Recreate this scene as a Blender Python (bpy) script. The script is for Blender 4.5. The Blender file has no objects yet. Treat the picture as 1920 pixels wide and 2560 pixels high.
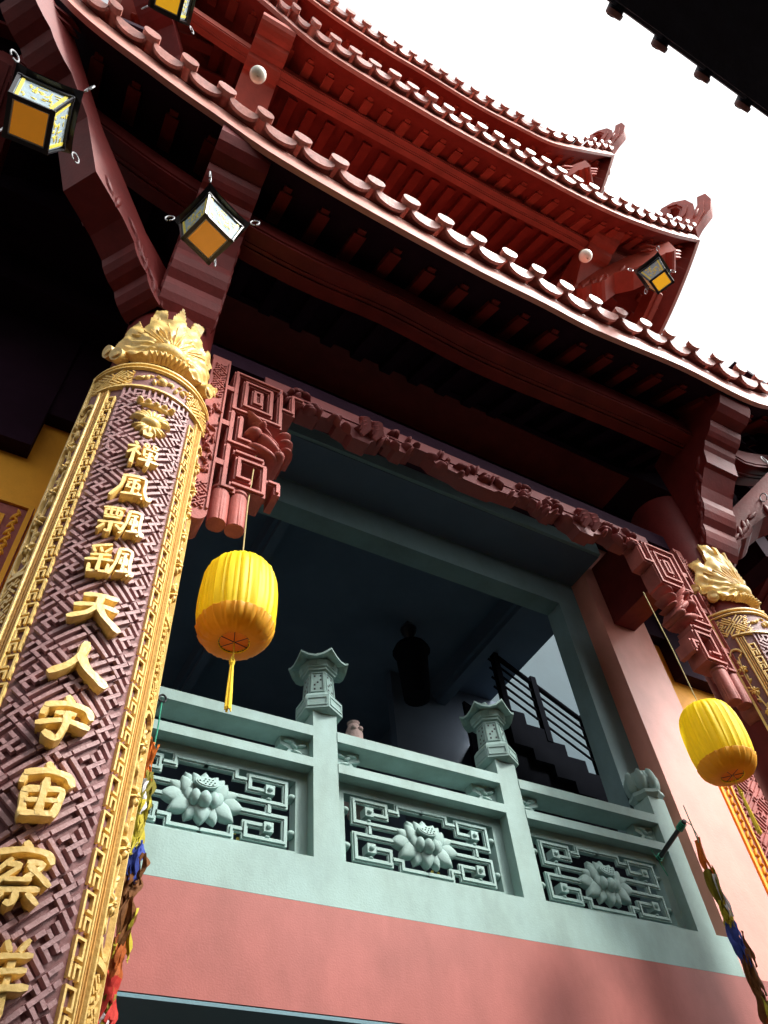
import bpy, math, random
from mathutils import Vector, Matrix
random.seed(7)
R=math.radians
sc=bpy.context.scene
COL=sc.collection
# ---------------------------------------------------------------- camera
CR=((0.87524838,-0.47783678,-0.07491524),(0.33219881,0.70646342,-0.62494271),(0.35154549,0.52209334,0.77706777))
CF=1946.96
cam=bpy.data.cameras.new('camera'); co=bpy.data.objects.new('camera',cam); COL.objects.link(co)
cam.sensor_fit='VERTICAL'; cam.sensor_height=24; cam.lens=CF/2560*24; cam.clip_end=1000; cam.clip_start=.05
m3=Matrix((CR[0],[-a for a in CR[1]],[-a for a in CR[2]])).transposed()
co.matrix_world=Matrix.Translation((0,0,1.6))@m3.to_4x4()
sc.camera=co
def at(u,v,ax,val):
    """point of the place where the sight line through photo pixel (u,v) meets the plane ax=val"""
    d=[(u-960)*CR[0][i]+(v-1280)*CR[1][i]+CF*CR[2][i] for i in range(3)]
    o=(0,0,1.6); i='xyz'.index(ax); k=(val-o[i])/d[i]
    return Vector([o[j]+k*d[j] for j in range(3)])
# ---------------------------------------------------------------- world, sun, exposure
SUN_EL,SUN_AZ=45,38          # azimuth from -Y towards +X
w=bpy.data.worlds.new('World'); sc.world=w; w.use_nodes=True
nt=w.node_tree; bg=nt.nodes['Background']
sky=nt.nodes.new('ShaderNodeTexSky'); sky.sky_type='NISHITA'; sky.sun_disc=False
sky.sun_elevation=R(SUN_EL); sky.sun_rotation=R(180-SUN_AZ); sky.dust_density=7; sky.air_density=1; sky.ozone_density=1
hs=nt.nodes.new('ShaderNodeHueSaturation'); hs.inputs['Saturation'].default_value=.10; hs.inputs['Value'].default_value=1.0
nt.links.new(sky.outputs[0],hs.inputs['Color']); nt.links.new(hs.outputs[0],bg.inputs[0]); bg.inputs[1].default_value=.15
sl=bpy.data.lights.new('sun','SUN'); sl.energy=2.1; sl.angle=R(9); sl.color=(1,.95,.87)
so=bpy.data.objects.new('sun',sl); COL.objects.link(so)
sd=Vector((math.cos(R(SUN_EL))*math.sin(R(SUN_AZ)),-math.cos(R(SUN_EL))*math.cos(R(SUN_AZ)),math.sin(R(SUN_EL))))
so.rotation_euler=sd.to_track_quat('Z','Y').to_euler(); so.location=(0,0,30)
sc.view_settings.view_transform='Standard'; sc.view_settings.look='None'; sc.view_settings.gamma=1
sc.view_settings.exposure=1.1
# ---------------------------------------------------------------- materials
MC={}
def mat(name,col,rough=.6,var=.12,scale=6,bump=.15,bscale=60,spec=.4,trans=0,col2=None,emit=None,metal=0,grime=0):
    if name in MC: return MC[name]
    m=bpy.data.materials.new(name); m.use_nodes=True; n=m.node_tree; b=n.nodes['Principled BSDF']
    tc=n.nodes.new('ShaderNodeTexCoord')
    nz=n.nodes.new('ShaderNodeTexNoise'); nz.inputs['Scale'].default_value=scale; nz.inputs['Detail'].default_value=6; nz.inputs['Roughness'].default_value=.62
    n.links.new(tc.outputs['Object'],nz.inputs['Vector'])
    cr=n.nodes.new('ShaderNodeValToRGB'); e=cr.color_ramp.elements
    e[0].position=.28; e[1].position=.72
    c2=col2 or tuple(min(1,c*(1+var)) for c in col)
    e[0].color=tuple(c*(1-var) for c in col)+(1,); e[1].color=c2+(1,)
    n.links.new(nz.outputs['Fac'],cr.inputs[0]); n.links.new(cr.outputs[0],b.inputs['Base Color'])
    if grime:
        mp=n.nodes.new('ShaderNodeMapping'); mp.inputs['Scale'].default_value=(2.6,2.6,1.1); n.links.new(tc.outputs['Object'],mp.inputs[0])
        n3=n.nodes.new('ShaderNodeTexNoise'); n3.inputs['Scale'].default_value=1.6; n3.inputs['Detail'].default_value=8; n3.inputs['Roughness'].default_value=.7; n.links.new(mp.outputs[0],n3.inputs['Vector'])
        r3=n.nodes.new('ShaderNodeValToRGB'); q=r3.color_ramp.elements; q[0].position=.33; q[1].position=.66; g_=1-grime; q[0].color=(g_,g_*.98,g_*.94,1); q[1].color=(1,1,1,1)
        n.links.new(n3.outputs['Fac'],r3.inputs[0])
        mu=n.nodes.new('ShaderNodeMix'); mu.data_type='RGBA'; mu.blend_type='MULTIPLY'; mu.inputs[0].default_value=1
        n.links.new(cr.outputs[0],mu.inputs[6]); n.links.new(r3.outputs[0],mu.inputs[7]); n.links.new(mu.outputs[2],b.inputs['Base Color'])
    b.inputs['Roughness'].default_value=rough; b.inputs['Specular IOR Level'].default_value=spec; b.inputs['Metallic'].default_value=metal
    if bump:
        n2=n.nodes.new('ShaderNodeTexNoise'); n2.inputs['Scale'].default_value=bscale; n2.inputs['Detail'].default_value=4
        n.links.new(tc.outputs['Object'],n2.inputs['Vector'])
        bp=n.nodes.new('ShaderNodeBump'); bp.inputs['Strength'].default_value=bump; bp.inputs['Distance'].default_value=.01
        n.links.new(n2.outputs['Fac'],bp.inputs['Height']); n.links.new(bp.outputs[0],b.inputs['Normal'])
    if trans:
        tl=n.nodes.new('ShaderNodeBsdfTranslucent'); mx=n.nodes.new('ShaderNodeMixShader'); mx.inputs[0].default_value=trans
        n.links.new(cr.outputs[0],tl.inputs[0]); n.links.new(b.outputs[0],mx.inputs[1]); n.links.new(tl.outputs[0],mx.inputs[2])
        n.links.new(mx.outputs[0],n.nodes['Material Output'].inputs[0])
    if emit:
        b.inputs['Emission Color'].default_value=emit[0]+(1,); b.inputs['Emission Strength'].default_value=emit[1]
    MC[name]=m; return m
DKRED=mat('shade_dark_red',(.018,.006,.014),.8,.2,5,.1,40,.06)  # eave shade put into the colour of the lower soffit and porch parts
RED=mat('red_paint',(.16,.018,.016),.5,.2,5,.15,40,.2,grime=.25)
REDROOF=mat('red_roof_paint',(.43,.085,.058),.5,.2,7,.2,50,.25,grime=.35)
FASC=mat('fascia_lit_pink',(.60,.27,.22),.4,.1,6,.1,50,.4,grime=.2)  # own paler pink: bright light on the fascia put into its colour
FTILE=mat('eave_tile_glaze',(.56,.235,.19),.38,.3,14,.3,50,.4,grime=.4)
QRED=mat('carved_red_paint',(.38,.105,.088),.6,.2,9,.25,70,.22,grime=.35)
GOLD=mat('gold_paint',(.86,.56,.15),.4,.18,18,.3,80,.5,col2=(.93,.67,.24))
TAN=mat('tan_gold_paint',(.62,.33,.08),.45,.22,30,.25,60)
MAUVE=mat('mauve_field',(.19,.08,.078),.6,.2,10,.3,70)
MAUVE2=mat('mauve_fret',(.38,.215,.215),.55,.22,12,.35,80,grime=.2)
GREEN=mat('celadon_paint',(.285,.42,.40),.65,.14,1.8,.14,90,.25,grime=.2)
TEALD=mat('blue_grey_frame_paint',(.155,.245,.26),.65,.12,1.8,.12,60,.2,grime=.15)
TEAL=mat('teal_inner_paint',(.24,.36,.36),.65,.08,2,.2,30,.3)
PINK=mat('salmon_plaster',(.34,.095,.08),.55,.18,1.1,.10,110,.3,grime=.2)
PIER=mat('pier_red_plaster',(.70,.29,.23),.45,.1,3,.1,60,.35,grime=.1)
YEL=mat('ochre_wall',(.88,.40,.03),.6,.08,3,.2,50,.2,grime=.12)
DRED=mat('dark_red_wood',(.085,.02,.016),.45,.2,5,.2,40)
BLK=mat('black_metal',(.012,.012,.016),.35,.2,6,.1,40,.5)
SILK=mat('yellow_silk',(.95,.76,.02),.5,.05,12,.1,90,.3,trans=.4)
SILKD=mat('yellow_thread',(.85,.62,.03),.6,.1,20,.1,90)
AMB=mat('amber_glass',(.62,.24,.02),.25,.1,6,.05,30,.6,emit=((.9,.33,.02),.12))
AMB2=mat('amber_glass_bright',(.95,.5,.02),.25,.1,6,.05,30,.6,emit=((1,.5,.02),.25))
LPAN=mat('lantern_panel',(.33,.42,.46),.8,.2,40,.1,90,.08)
GLOBE=mat('white_globe',(.85,.82,.68),.15,.03,3,0,30,.6)
WHT=mat('hook_metal',(.35,.36,.38),.3,.1,8,.1,40,.6)
GRND=mat('courtyard_paving',(.032,.028,.026),.9,.2,.8,.4,12,.1)
TILE=mat('dark_roof_tile',(.022,.022,.035),.5,.3,8,.2,40)
CLAY=mat('clay_pot',(.30,.22,.20),.8,.2,12,.4,50,.2)
LEAF=mat('leaf_green',(.05,.12,.03),.6,.4,20,.2,60,.3)
FLOW=mat('flower_yellow',(.75,.65,.12),.6,.2,20,.1,60,.3)
GSTR=mat('green_cord',(.02,.28,.17),.6,.2,20,.2,60)
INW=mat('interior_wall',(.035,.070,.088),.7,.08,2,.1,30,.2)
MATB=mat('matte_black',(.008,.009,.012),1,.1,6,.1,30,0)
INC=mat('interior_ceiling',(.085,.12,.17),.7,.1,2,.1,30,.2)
# ---------------------------------------------------------------- mesh builder
class MB:
    def __init__(s): s.v=[]; s.f=[]
    def add(s,vs,fs):
        b=len(s.v); s.v+= [tuple(p) for p in vs]; s.f+=[tuple(b+i for i in f) for f in fs]
    def hexa(s,p): s.add(p,[(0,3,2,1),(4,5,6,7),(0,1,5,4),(1,2,6,5),(2,3,7,6),(3,0,4,7)])
    def box(s,a,b):
        x0,y0,z0=a; x1,y1,z1=b
        s.hexa([(x0,y0,z0),(x1,y0,z0),(x1,y1,z0),(x0,y1,z0),(x0,y0,z1),(x1,y0,z1),(x1,y1,z1),(x0,y1,z1)])
    def strip(s,p,q,wd,d0,d1,f,n=1,e0=0,e1=0,wd2=None):
        p=Vector(p[:2]); q=Vector(q[:2]); L=(q-p).length
        if L<1e-6: return
        t=(q-p)/L; p=p-t*e0; q=q+t*e1; nn=Vector((-t.y,t.x)); L=(q-p).length; w2=(wd2 if wd2 is not None else wd)*.5; w1=wd*.5
        vs=[]; fs=[]
        for i in range(n+1):
            c=p+(q-p)*(i/n)
            for sg,d,ww in ((-1,d0,w1),(1,d0,w1),(1,d1,w2),(-1,d1,w2)):
                a=c+nn*sg*ww; vs.append(f(a.x,a.y,d))
        for i in range(n):
            b=i*4
            for k in range(4): fs.append((b+k,b+(k+1)%4,b+4+(k+1)%4,b+4+k))
        fs.append((3,2,1,0)); b=n*4; fs.append((b,b+1,b+2,b+3)); s.add(vs,fs)
    def path(s,pts,wd,d0,d1,f,seg=9,closed=False,wd2=None):
        """strand along a polyline, joints butted so that no faces overlap"""
        P=[tuple(p) for p in pts]
        if closed: P=P+[P[0]]
        for i in range(len(P)-1):
            L=math.dist(P[i],P[i+1]); e0=wd/2 if (i==0 and not closed) else -wd/2
            s.strip(P[i],P[i+1],wd,d0,d1,f,max(1,int(math.ceil(L/seg))),e0,wd/2,wd2)
    def prism(s,poly,f,d0,d1):
        n=len(poly); vs=[f(x,y,d0) for x,y in poly]+[f(x,y,d1) for x,y in poly]
        s.add(vs,[tuple(range(n))[::-1],tuple(range(n,2*n))]+[(i,(i+1)%n,n+(i+1)%n,n+i) for i in range(n)])
    def tube(s,pts,r,n=8,cap=True):
        P=[Vector(p) for p in pts]; rr=r if isinstance(r,(list,tuple)) else [r]*len(P)
        vs=[]; fs=[]; up=None
        for i,p in enumerate(P):
            t=(P[min(i+1,len(P)-1)]-P[max(i-1,0)]).normalized()
            if up is None:
                up=Vector((0,0,1)) if abs(t.z)<.9 else Vector((1,0,0))
            a=t.cross(up).normalized(); b=a.cross(t).normalized(); up=b
            for k in range(n):
                th=2*math.pi*k/n; vs.append(p+(a*math.cos(th)+b*math.sin(th))*rr[i])
        for i in range(len(P)-1):
            for k in range(n): fs.append((i*n+k,i*n+(k+1)%n,(i+1)*n+(k+1)%n,(i+1)*n+k))
        if cap: fs.append(tuple(range(n))[::-1]); fs.append(tuple(range(len(P)*n-n,len(P)*n)))
        s.add(vs,fs)
    def lathe(s,prof,n=24,c=(0,0,0),rf=None,cap=True):
        vs=[]; fs=[]
        for i,(r,z) in enumerate(prof):
            for k in range(n):
                th=2*math.pi*k/n; q=r*(rf(th,i) if rf else 1); vs.append((c[0]+q*math.cos(th),c[1]+q*math.sin(th),c[2]+z))
        for i in range(len(prof)-1):
            for k in range(n): fs.append((i*n+k,i*n+(k+1)%n,(i+1)*n+(k+1)%n,(i+1)*n+k))
        if cap: fs.append(tuple(range(n))[::-1]); fs.append(tuple(range(len(prof)*n-n,len(prof)*n)))
        s.add(vs,fs)
    def blob(s,f,x,y,rx,ry,ang=0,h=.02,d0=0,point=0,n=12,m=4,und=.0):
        """carved dome/petal/leaf of relief on the mapped surface; point>0 makes its far end pointed"""
        ca,sa=math.cos(ang),math.sin(ang); vs=[]; fs=[]
        def g(k,rad):
            th=2*math.pi*k/n; a=math.cos(th)*rad; b=math.sin(th)*rad
            if point: b*= (1-max(0,a))**point if a>0 else 1
            X,Y=a*rx,b*ry; return x+X*ca-Y*sa,y+X*sa+Y*ca
        vs.append(f(x,y,d0+h))
        for j in range(1,m+1):
            rad=j/m; hh=h*math.sqrt(max(0,1-rad*rad))
            for k in range(n):
                X,Y=g(k,rad); vs.append(f(X,Y,d0+hh))
        for k in range(n): fs.append((0,1+k,1+(k+1)%n))
        for j in range(m-1):
            for k in range(n): fs.append((1+j*n+k,1+(j+1)*n+k,1+(j+1)*n+(k+1)%n,1+j*n+(k+1)%n))
        b=len(vs)
        for k in range(n):
            X,Y=g(k,1); vs.append(f(X,Y,d0-und-.002))
        for k in range(n): fs.append((b-n+k,b+k,b+(k+1)%n,b-n+(k+1)%n))
        fs.append(tuple(b+k for k in range(n))[::-1]); s.add(vs,fs)
    def build(s,name,m,parent=None,smooth=False,loc=None):
        me=bpy.data.meshes.new(name); me.from_pydata(s.v,[],s.f)
        me.materials.append(m)
        if smooth:
            me.polygons.foreach_set('use_smooth',[True]*len(me.polygons))
            try: me.set_sharp_from_angle(angle=R(38))
            except Exception: pass
        o=bpy.data.objects.new(name,me); COL.objects.link(o)
        if parent: o.parent=parent
        if loc: o.location=loc
        return o
def tag(o,label=None,cat=None,group=None,kind=None):
    if label: o['label']=label
    if cat: o['category']=cat
    if group: o['group']=group
    if kind: o['kind']=kind
    return o
def empty(name,loc=(0,0,0),rz=0):
    o=bpy.data.objects.new(name,None); COL.objects.link(o); o.location=loc; o.rotation_euler=(0,0,rz); o.empty_display_size=.1; return o
def copy_tree(o,parent=None):
    c=o.copy(); COL.objects.link(c); c.parent=parent
    for ch in list(o.children): copy_tree(ch,c)
    return c
def lerp(a,b,t): return a+(b-a)*t
# ---------------------------------------------------------------- ground
g=MB(); g.add([(-300,-300,0),(300,-300,0),(300,300,0),(-300,300,0)],[(0,1,2,3)])
tag(g.build('ground',GRND),'grey stone paving of the temple courtyard','ground',kind='structure')
# ---------------------------------------------------------------- fret pattern generator (interlocking key fret, turned 45 degrees)
def fret(mb,f,inside,box,u,d0,d1,wd=.95,rot=math.pi/4,S=6,top=.6):
    ca,sa=math.cos(rot),math.sin(rot); cx=(box[0]+box[1])/2; cy=(box[2]+box[3])/2
    rad=math.hypot(box[1]-box[0],box[3]-box[2])/2; N=int(rad/(S*u))+2
    for i in range(-N,N+1):
        for j in range(-N,N+1):
            ox,oy=i*S,j*S
            ctr=(cx+(ox*ca-oy*sa)*u,cy+(ox*sa+oy*ca)*u)
            if not(box[0]-S*u<ctr[0]<box[1]+S*u and box[2]-S*u<ctr[1]<box[3]+S*u): continue
            if (i+j)%2==0:
                segs=[((-2,0),(2,0),1),((0,.5),(0,2),0),((0,-.5),(0,-2),0),((2,.5),(2,2.4),0),((-2,-.5),(-2,-2.4),0),((-.5,2),(-2.4,2),0),((.5,-2),(2.4,-2),0)]
            elif i%2: segs=[((-3.2,o),(3.2,o),0) for o in (-2,0,2)]
            else: segs=[((o,-3.2),(o,3.2),0) for o in (-2,0,2)]
            for a,b,e in segs:
                n=max(1,int(math.dist(a,b)/1.6)); run=None; pts=[]
                for k in range(n):
                    p=(lerp(a[0],b[0],k/n),lerp(a[1],b[1],k/n)); q=(lerp(a[0],b[0],(k+1)/n),lerp(a[1],b[1],(k+1)/n))
                    P=(cx+((p[0]+ox)*ca-(p[1]+oy)*sa)*u,cy+((p[0]+ox)*sa+(p[1]+oy)*ca)*u)
                    Q=(cx+((q[0]+ox)*ca-(q[1]+oy)*sa)*u,cy+((q[0]+ox)*sa+(q[1]+oy)*ca)*u)
                    if inside(*P) and inside(*Q):
                        if run: run[1]=Q; run[2]+=1
                        else: run=[P,Q,1]
                    else:
                        if run: pts.append(run)
                        run=None
                if run: pts.append(run)
                for P,Q,c in pts: mb.strip(P,Q,u*wd,d0,d1,f,max(1,int(math.dist(P,Q)/.05)),u*.45*e,u*.45*e,u*wd*top)
# ---------------------------------------------------------------- carved columns
CY=2.75; RB=.352
def cyl(s,t,d,RR=RB):
    th=s/RR; return ((RR+d)*math.sin(th),-(RR+d)*math.cos(th),t)
def sheet(mb,s0,s1,t0,t1,d0,d1,f,n=None,nt=1):
    n=n or max(2,int(abs(s1-s0)/.03)); vs=[]; fs=[]
    for j in range(nt+1):
        t=lerp(t0,t1,j/nt)
        for i in range(n+1):
            s=lerp(s0,s1,i/n); vs.append(f(s,t,d0)); vs.append(f(s,t,d1))
    W=2*(n+1)
    for j in range(nt):
        for i in range(n):
            a=j*W+2*i
            fs.append((a,a+2,a+W+2,a+W)); fs.append((a+1,a+W+1,a+W+3,a+3))
        for a in (j*W,j*W+W-2): fs.append((a,a+W,a+W+1,a+1))
    for b in (0,nt*W):
        for i in range(n): fs.append((b+2*i,b+2*i+2,b+2*i+3,b+2*i+1))
    mb.add(vs,fs)
ZB,ZT=1.35,5.74
HF=.205      # half width of fret field
def make_column(chars):
    root=empty('carved_column')
    mb=MB(); mb.lathe([(.36,0),(.36,.25),(.31,.35),(.295,.5),(.29,7.3)],40); sh=mb.build('shaft',RED,root,True)
    mb=MB(); sheet(mb,-.43,.43,ZB,ZT,-.05,0,cyl); bd=mb.build('couplet_board',MAUVE,root,True)
    mb=MB(); fret(mb,cyl,lambda s,t:abs(s)<HF-.004 and ZB<t<ZT-.33 ,(-HF,HF,ZB,ZT-.2),.0165,-.004,.018,1.05,math.pi/4,6,.78)
    # nested square frames at the head of the field
    for sg in (-1,1):
        c=sg*.1
        for k,hw in enumerate((.082,.052,.022)):
            z0,z1=5.33+k*.026,5.50-k*.026+.0
            mb.path([(c-hw,z0),(c+hw,z0),(c+hw,z1),(c-hw,z1)],.011,-.004,.013,cyl,.05,True)
        mb.path([(sg*.188,5.31),(sg*.188,4.98),(sg*.165,4.98),(sg*.165,4.86)],.011,-.004,.015,cyl,.05)
    mb.build('fret_relief',MAUVE2,bd)
    # gold borders: meander, mouldings, rims
    mb=MB(); u=.0118
    for sg in (-1,1):
        s0=sg*(HF+.012)
        t=ZB+.02; 
        while t<ZT-.36:
            X=lambda k: s0+sg*k*u
            mb.path([(X(0),t+u*.2),(X(0),t+u*9),(X(3.2),t+u*9),(X(3.2),t+u*4.6),(X(1.65),t+u*4.6)],.0085,-.004,.014,cyl,.06)
            mb.path([(X(3.4),t+u*.2),(X(3.4),t+u*2.9),(X(1.5),t+u*2.9),(X(1.5),t+u*.2)][::1],.0085,-.004,.014,cyl,.06)
            t+=u*11
        for so_,wd,h in ((.061,.010,.018),(.110,.016,.022)):
            mb.strip((sg*(HF+so_),ZB),(sg*(HF+so_),ZT-.29),wd,-.004,h,cyl,8,0,0,wd*.6)
        mb.strip((sg*.425,ZB),(sg*.425,ZT-.02),.014,-.004,.02,cyl,8)
    # horizontal rims
    for z,wd,h in ((ZT-.011,.020,.02),(ZT-.05,.012,.02),(ZT-.265,.022,.024)):
        a=.43 if z>ZT-.2 else HF+.12
        n=24; mb.path([(-a,z),(a,z)],wd,-.005,h,cyl,.035,wd2=wd*.6)
    # cartouche flowers in the head band
    for k in range(7):
        s=(k-3)*.042; mb.blob(cyl,s,ZT-.155+.02*math.sin(k*2.1),.028,.013,k*.9,.02,0,.4)
        mb.blob(cyl,s+.018,ZT-.125-.02*math.cos(k*1.7),.02,.009,-k*.7+1,.016,0,.5)
    mb.blob(cyl,0,ZT-.15,.03,.03,0,.03)
    for sg in (-1,1):
        fret(mb,cyl,lambda s,t,sg=sg:.15<s*sg<.41 and ZT-.245<t<ZT-.07,(.15*sg if sg>0 else -.41,.41 if sg>0 else -.15,ZT-.25,ZT-.06),.0105,-.004,.014,1.0,math.pi/4,6,.7)
    # side zones: gold fret sections alternating with arched flower cartouches
    sec=[(ZB,2.02,'v'),(2.02,2.62,'f'),(2.62,3.55,'v'),(3.55,4.02,'f'),(4.02,ZT-.36,'v')]
    sa_,sb_=.328,.416
    for sg in (-1,1):
        inn=lambda s,t,a,b,sg=sg: sa_+.002<s*sg<sb_-.002 and a<t<b
        lo,hi=(sa_,sb_) if sg>0 else (-sb_,-sa_)
        for (a,b,kd) in sec:
            if kd=='f':
                fret(mb,cyl,lambda s,t:inn(s,t,a+.02,b-.02),(lo,hi,a,b),.0115,-.004,.016,1.15,math.pi/4,6,.75)
                for z in (a,b): mb.strip((lo,z),(hi,z),.022,-.004,.02,cyl,3)
            else:
                # arch
                c=(lo+hi)/2; r=(hi-lo)/2
                for zz,up in ((b-.02-r,1),(a+.02+r,-1)):
                    pts=[(c+r*.92*math.cos(q),zz+up*r*math.sin(q)) for q in [math.pi*k/8 for k in range(9)]]
                    for k in range(8): mb.strip(pts[k],pts[k+1],.012,-.004,.018,cyl,1,.002,.002)
                # vine with leaves, blossoms, ribbons
                rnd=random.Random(int(a*100)+(3 if sg>0 else 0)); z=a+.09; ph=rnd.random()*6
                L=[]
                while z<b-.08:
                    s=c+.018*math.sin(z*9+ph); L.append((s,z)); z+=.028
                for k in range(len(L)-1): mb.strip(L[k],L[k+1],.008,-.003,.012,cyl,1,.003,.003)
                for k,(s,z) in enumerate(L):
                    if k%2==0:
                        sd_=1 if (k//2)%2 else -1
                        mb.blob(cyl,s+sd_*.016,z+.008,.026,.011,math.pi/2-sd_*(.5+.4*rnd.random()),.018,0,.5,10,3)
                    if k%7==3:
                        for q in range(7):
                            th=q*math.pi*2/7+rnd.random()*.3; mb.blob(cyl,s+.02*math.cos(th),z+.02*math.sin(th),.02,.0095,th,.024,.002,.5,10,3)
                        mb.blob(cyl,s,z,.009,.009,0,.034,0,0,8,3)
                    if k%5==1:
                        mb.blob(cyl,s-.012*(1 if k%2 else -1),z-.01,.034,.007,math.pi/2+rnd.uniform(-.3,.3),.014,0,.3,8,3)
    mb.build('gold_border',GOLD,bd,True)
    mb=MB()
    for sg in (-1,1):
        for so_ in (.077,.092): mb.strip((sg*(HF+so_),ZB),(sg*(HF+so_),ZT-.29),.012,-.004,.014,cyl,8,0,0,.006)
    mb.build('tan_moulding',TAN,bd,True)
    if chars:
        # lotus emblem
        mb=MB(); L=5.13
        mb.blob(cyl,0,L+.165,.10,.022,0,.04,0); 
        for k in range(5): mb.blob(cyl,(k-2)*.04,L+.17+.008*abs(k-2),.024,.019,.2*(k-2),.055,0,0,10,3)
        for k in range(9):
            th=math.pi*(k+.5)/9; mb.blob(cyl,.052*math.cos(th),L+.02+.045*math.sin(th),.06,.022,th,.05,0,.5)
        for k in range(7):
            th=-math.pi*(k+.5)/7; mb.blob(cyl,.045*math.cos(th),L-.03+.03*math.sin(th),.055,.019,th,.04,0,.5)
        mb.blob(cyl,0,L,.06,.045,0,.06)
        mb.prism([(-.02,L-.12),(.02,L-.12),(.03,L-.06),(-.03,L-.06)],cyl,0,.03)
        mb.build('lotus_emblem',GOLD,bd,True)
        for ch,z,w_ in chars:
            mb=MB(); FENG=[([(24,8),(22,50),(2,92)],10),([(22,10),(50,5),(80,6),(80,55),(92,84),(99,88),(99,72)],11),([(36,24),(62,20)],9),([(38,38),(36,58)],9),([(36,38),(66,35),(63,58)],9),([(38,58),(62,56)],8),([(51,24),(51,82)],9),([(28,86),(74,78)],10),([(66,66),(78,86)],9)]
            half=lambda S,x0,x1:[([(x0+(x1-x0)*x/100,y) for x,y in p],w*.86) for p,w in S]
            GL={'天':[([(22,10),(50,7),(82,10)],14),([(10,40),(48,35),(88,42)],13),([(52,8),(50,38),(34,62),(4,74)],14),([(52,40),(66,66),(98,94)],16)],
             '人':[([(50,3),(48,32),(30,62),(6,78)],17),([(46,36),(62,66),(98,96)],18)],
             '宇':[([(46,0),(56,14)],15),([(16,18),(12,38)],14),([(14,20),(50,15),(86,22),(94,40)],14),([(34,37),(64,38)],12),([(8,60),(50,52),(92,62)],13),([(52,36),(54,62),(46,96),(24,80)],14)],
             '宙':[([(46,0),(56,12)],15),([(16,16),(12,34)],14),([(14,18),(50,13),(86,20),(94,36)],14),([(20,50),(26,94)],14),([(20,50),(82,47),(74,94)],14),([(28,70),(74,68)],10),([(26,93),(72,92)],12),([(50,32),(50,92)],14)],
             '察':[([(48,0),(56,10)],13),([(14,14),(10,30)],13),([(12,16),(50,11),(86,16),(92,30)],12),([(34,28),(10,56)],10),([(32,36),(52,36),(20,66)],10),([(58,32),(84,34),(56,60)],10),([(60,38),(94,66)],11),([(34,60),(66,60)],9),([(22,74),(82,72)],11),([(52,74),(52,98),(42,92)],12),([(34,80),(20,94)],10),([(68,80),(84,94)],10)],
             '禪':[([(24,2),(30,12)],12),([(8,24),(40,20),(10,54)],11),([(26,36),(25,96)],12),([(30,44),(44,58)],11),([(50,6),(64,6),(63,22),(51,22),(50,8)],7),([(74,5),(90,5),(89,21),(75,21),(74,8)],7),([(52,32),(55,62)],9),([(52,32),(90,31),(86,62)],9),([(54,47),(86,46)],8),([(55,62),(86,62)],8),([(44,77),(98,74)],12),([(71,32),(70,99)],12)],
             '風':FENG,
             '飄':half(FENG,48,100)+[([(4,8),(48,6)],9),([(8,18),(10,38)],8),([(8,18),(45,17),(42,38)],8),([(10,38),(42,37)],7),([(20,8),(21,37)],7),([(33,8),(33,37)],7),([(10,48),(42,47)],8),([(0,60),(52,58)],10),([(26,58),(27,96),(18,90)],10),([(12,70),(2,86)],9),([(38,70),(50,84)],9)],
             '颻':half(FENG,50,100)+[([(42,2),(6,14)],10),([(8,20),(14,32)],8),([(23,18),(27,30)],8),([(44,16),(34,32)],8),([(8,44),(46,40)],9),([(0,60),(52,56)],10),([(27,42),(27,92)],9),([(8,70),(10,94)],9),([(9,93),(46,90)],9),([(46,68),(46,92)],9)],
             '祥':[([(24,2),(30,12)],12),([(8,24),(40,20),(10,54)],11),([(26,36),(25,96)],12),([(60,2),(66,14)],10),([(88,0),(80,14)],10),([(52,22),(96,20)],10),([(56,42),(92,40)],10),([(48,64),(99,62)],12),([(73,20),(73,99)],12)]}[ch]
            hs=.185; w_*=.88
            for k,(pts,wd) in enumerate(GL):
                # resample the stroke, brush widths swelling at both ends
                P_=[Vector(p) for p in pts]; L=[0]
                for i in range(1,len(P_)): L.append(L[-1]+(P_[i]-P_[i-1]).length)
                n=max(4,int(L[-1]/6)); sm=[]
                for i in range(n+1):
                    d=L[-1]*i/n; j=max(q for q in range(len(L)) if L[q]<=d+1e-6); j=min(j,len(P_)-2)
                    sm.append(P_[j].lerp(P_[j+1],(d-L[j])/(L[j+1]-L[j])))
                for _ in range(2): sm=[sm[0]]+[(sm[i-1]+sm[i]*2+sm[i+1])/4 for i in range(1,n)]+[sm[-1]]
                vs=[];fs=[]; top=.052+.0013*(k%8)
                for i,p in enumerate(sm):
                    t=(sm[min(i+1,n)]-sm[max(i-1,0)]).normalized(); nn=Vector((-t.y,t.x)); u_=i/n
                    w2=wd*.60*(.82+.34*abs(2*u_-1)**1.5); 
                    if i in(0,n): p=p-t*(wd*.22)*(1 if i==0 else -1); w2*=.55
                    for q,dd in ((-1,.004),(-.97,top-.010),(-.72,top),(.72,top),(.97,top-.010),(1,.004)):
                        c=p+nn*(q*w2); X=(c.x-50)/100*w_; Y=-(c.y-50)/100*hs
                        vs.append(cyl(X,z+Y+.15*X,dd))
                for i in range(n):
                    for q in range(6): fs.append((i*6+q,i*6+(q+1)%6,i*6+6+(q+1)%6,i*6+6+q))
                fs+=[(5,4,3,2,1,0),tuple(n*6+q for q in range(6))]
                mb.add(vs,fs)
            mb.build('character',GOLD,bd,True)
    # flame-like gilded crest wrapped round the shaft above the board
    cr=MB(); f=lambda s,t,d:cyl(s,t,d*.62+.004,.30)
    hf=[(0,6.62),(.028,6.54),(.042,6.41),(.072,6.40),(.082,6.52),(.15,6.55),(.155,6.43),(.165,6.33),(.20,6.28),(.22,6.36),(.31,6.34),(.285,6.23),(.31,6.15),(.365,6.09),(.335,6.0),(.25,5.95),(.20,5.90),(.12,5.88),(.07,5.90),(0,5.90)]
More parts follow.
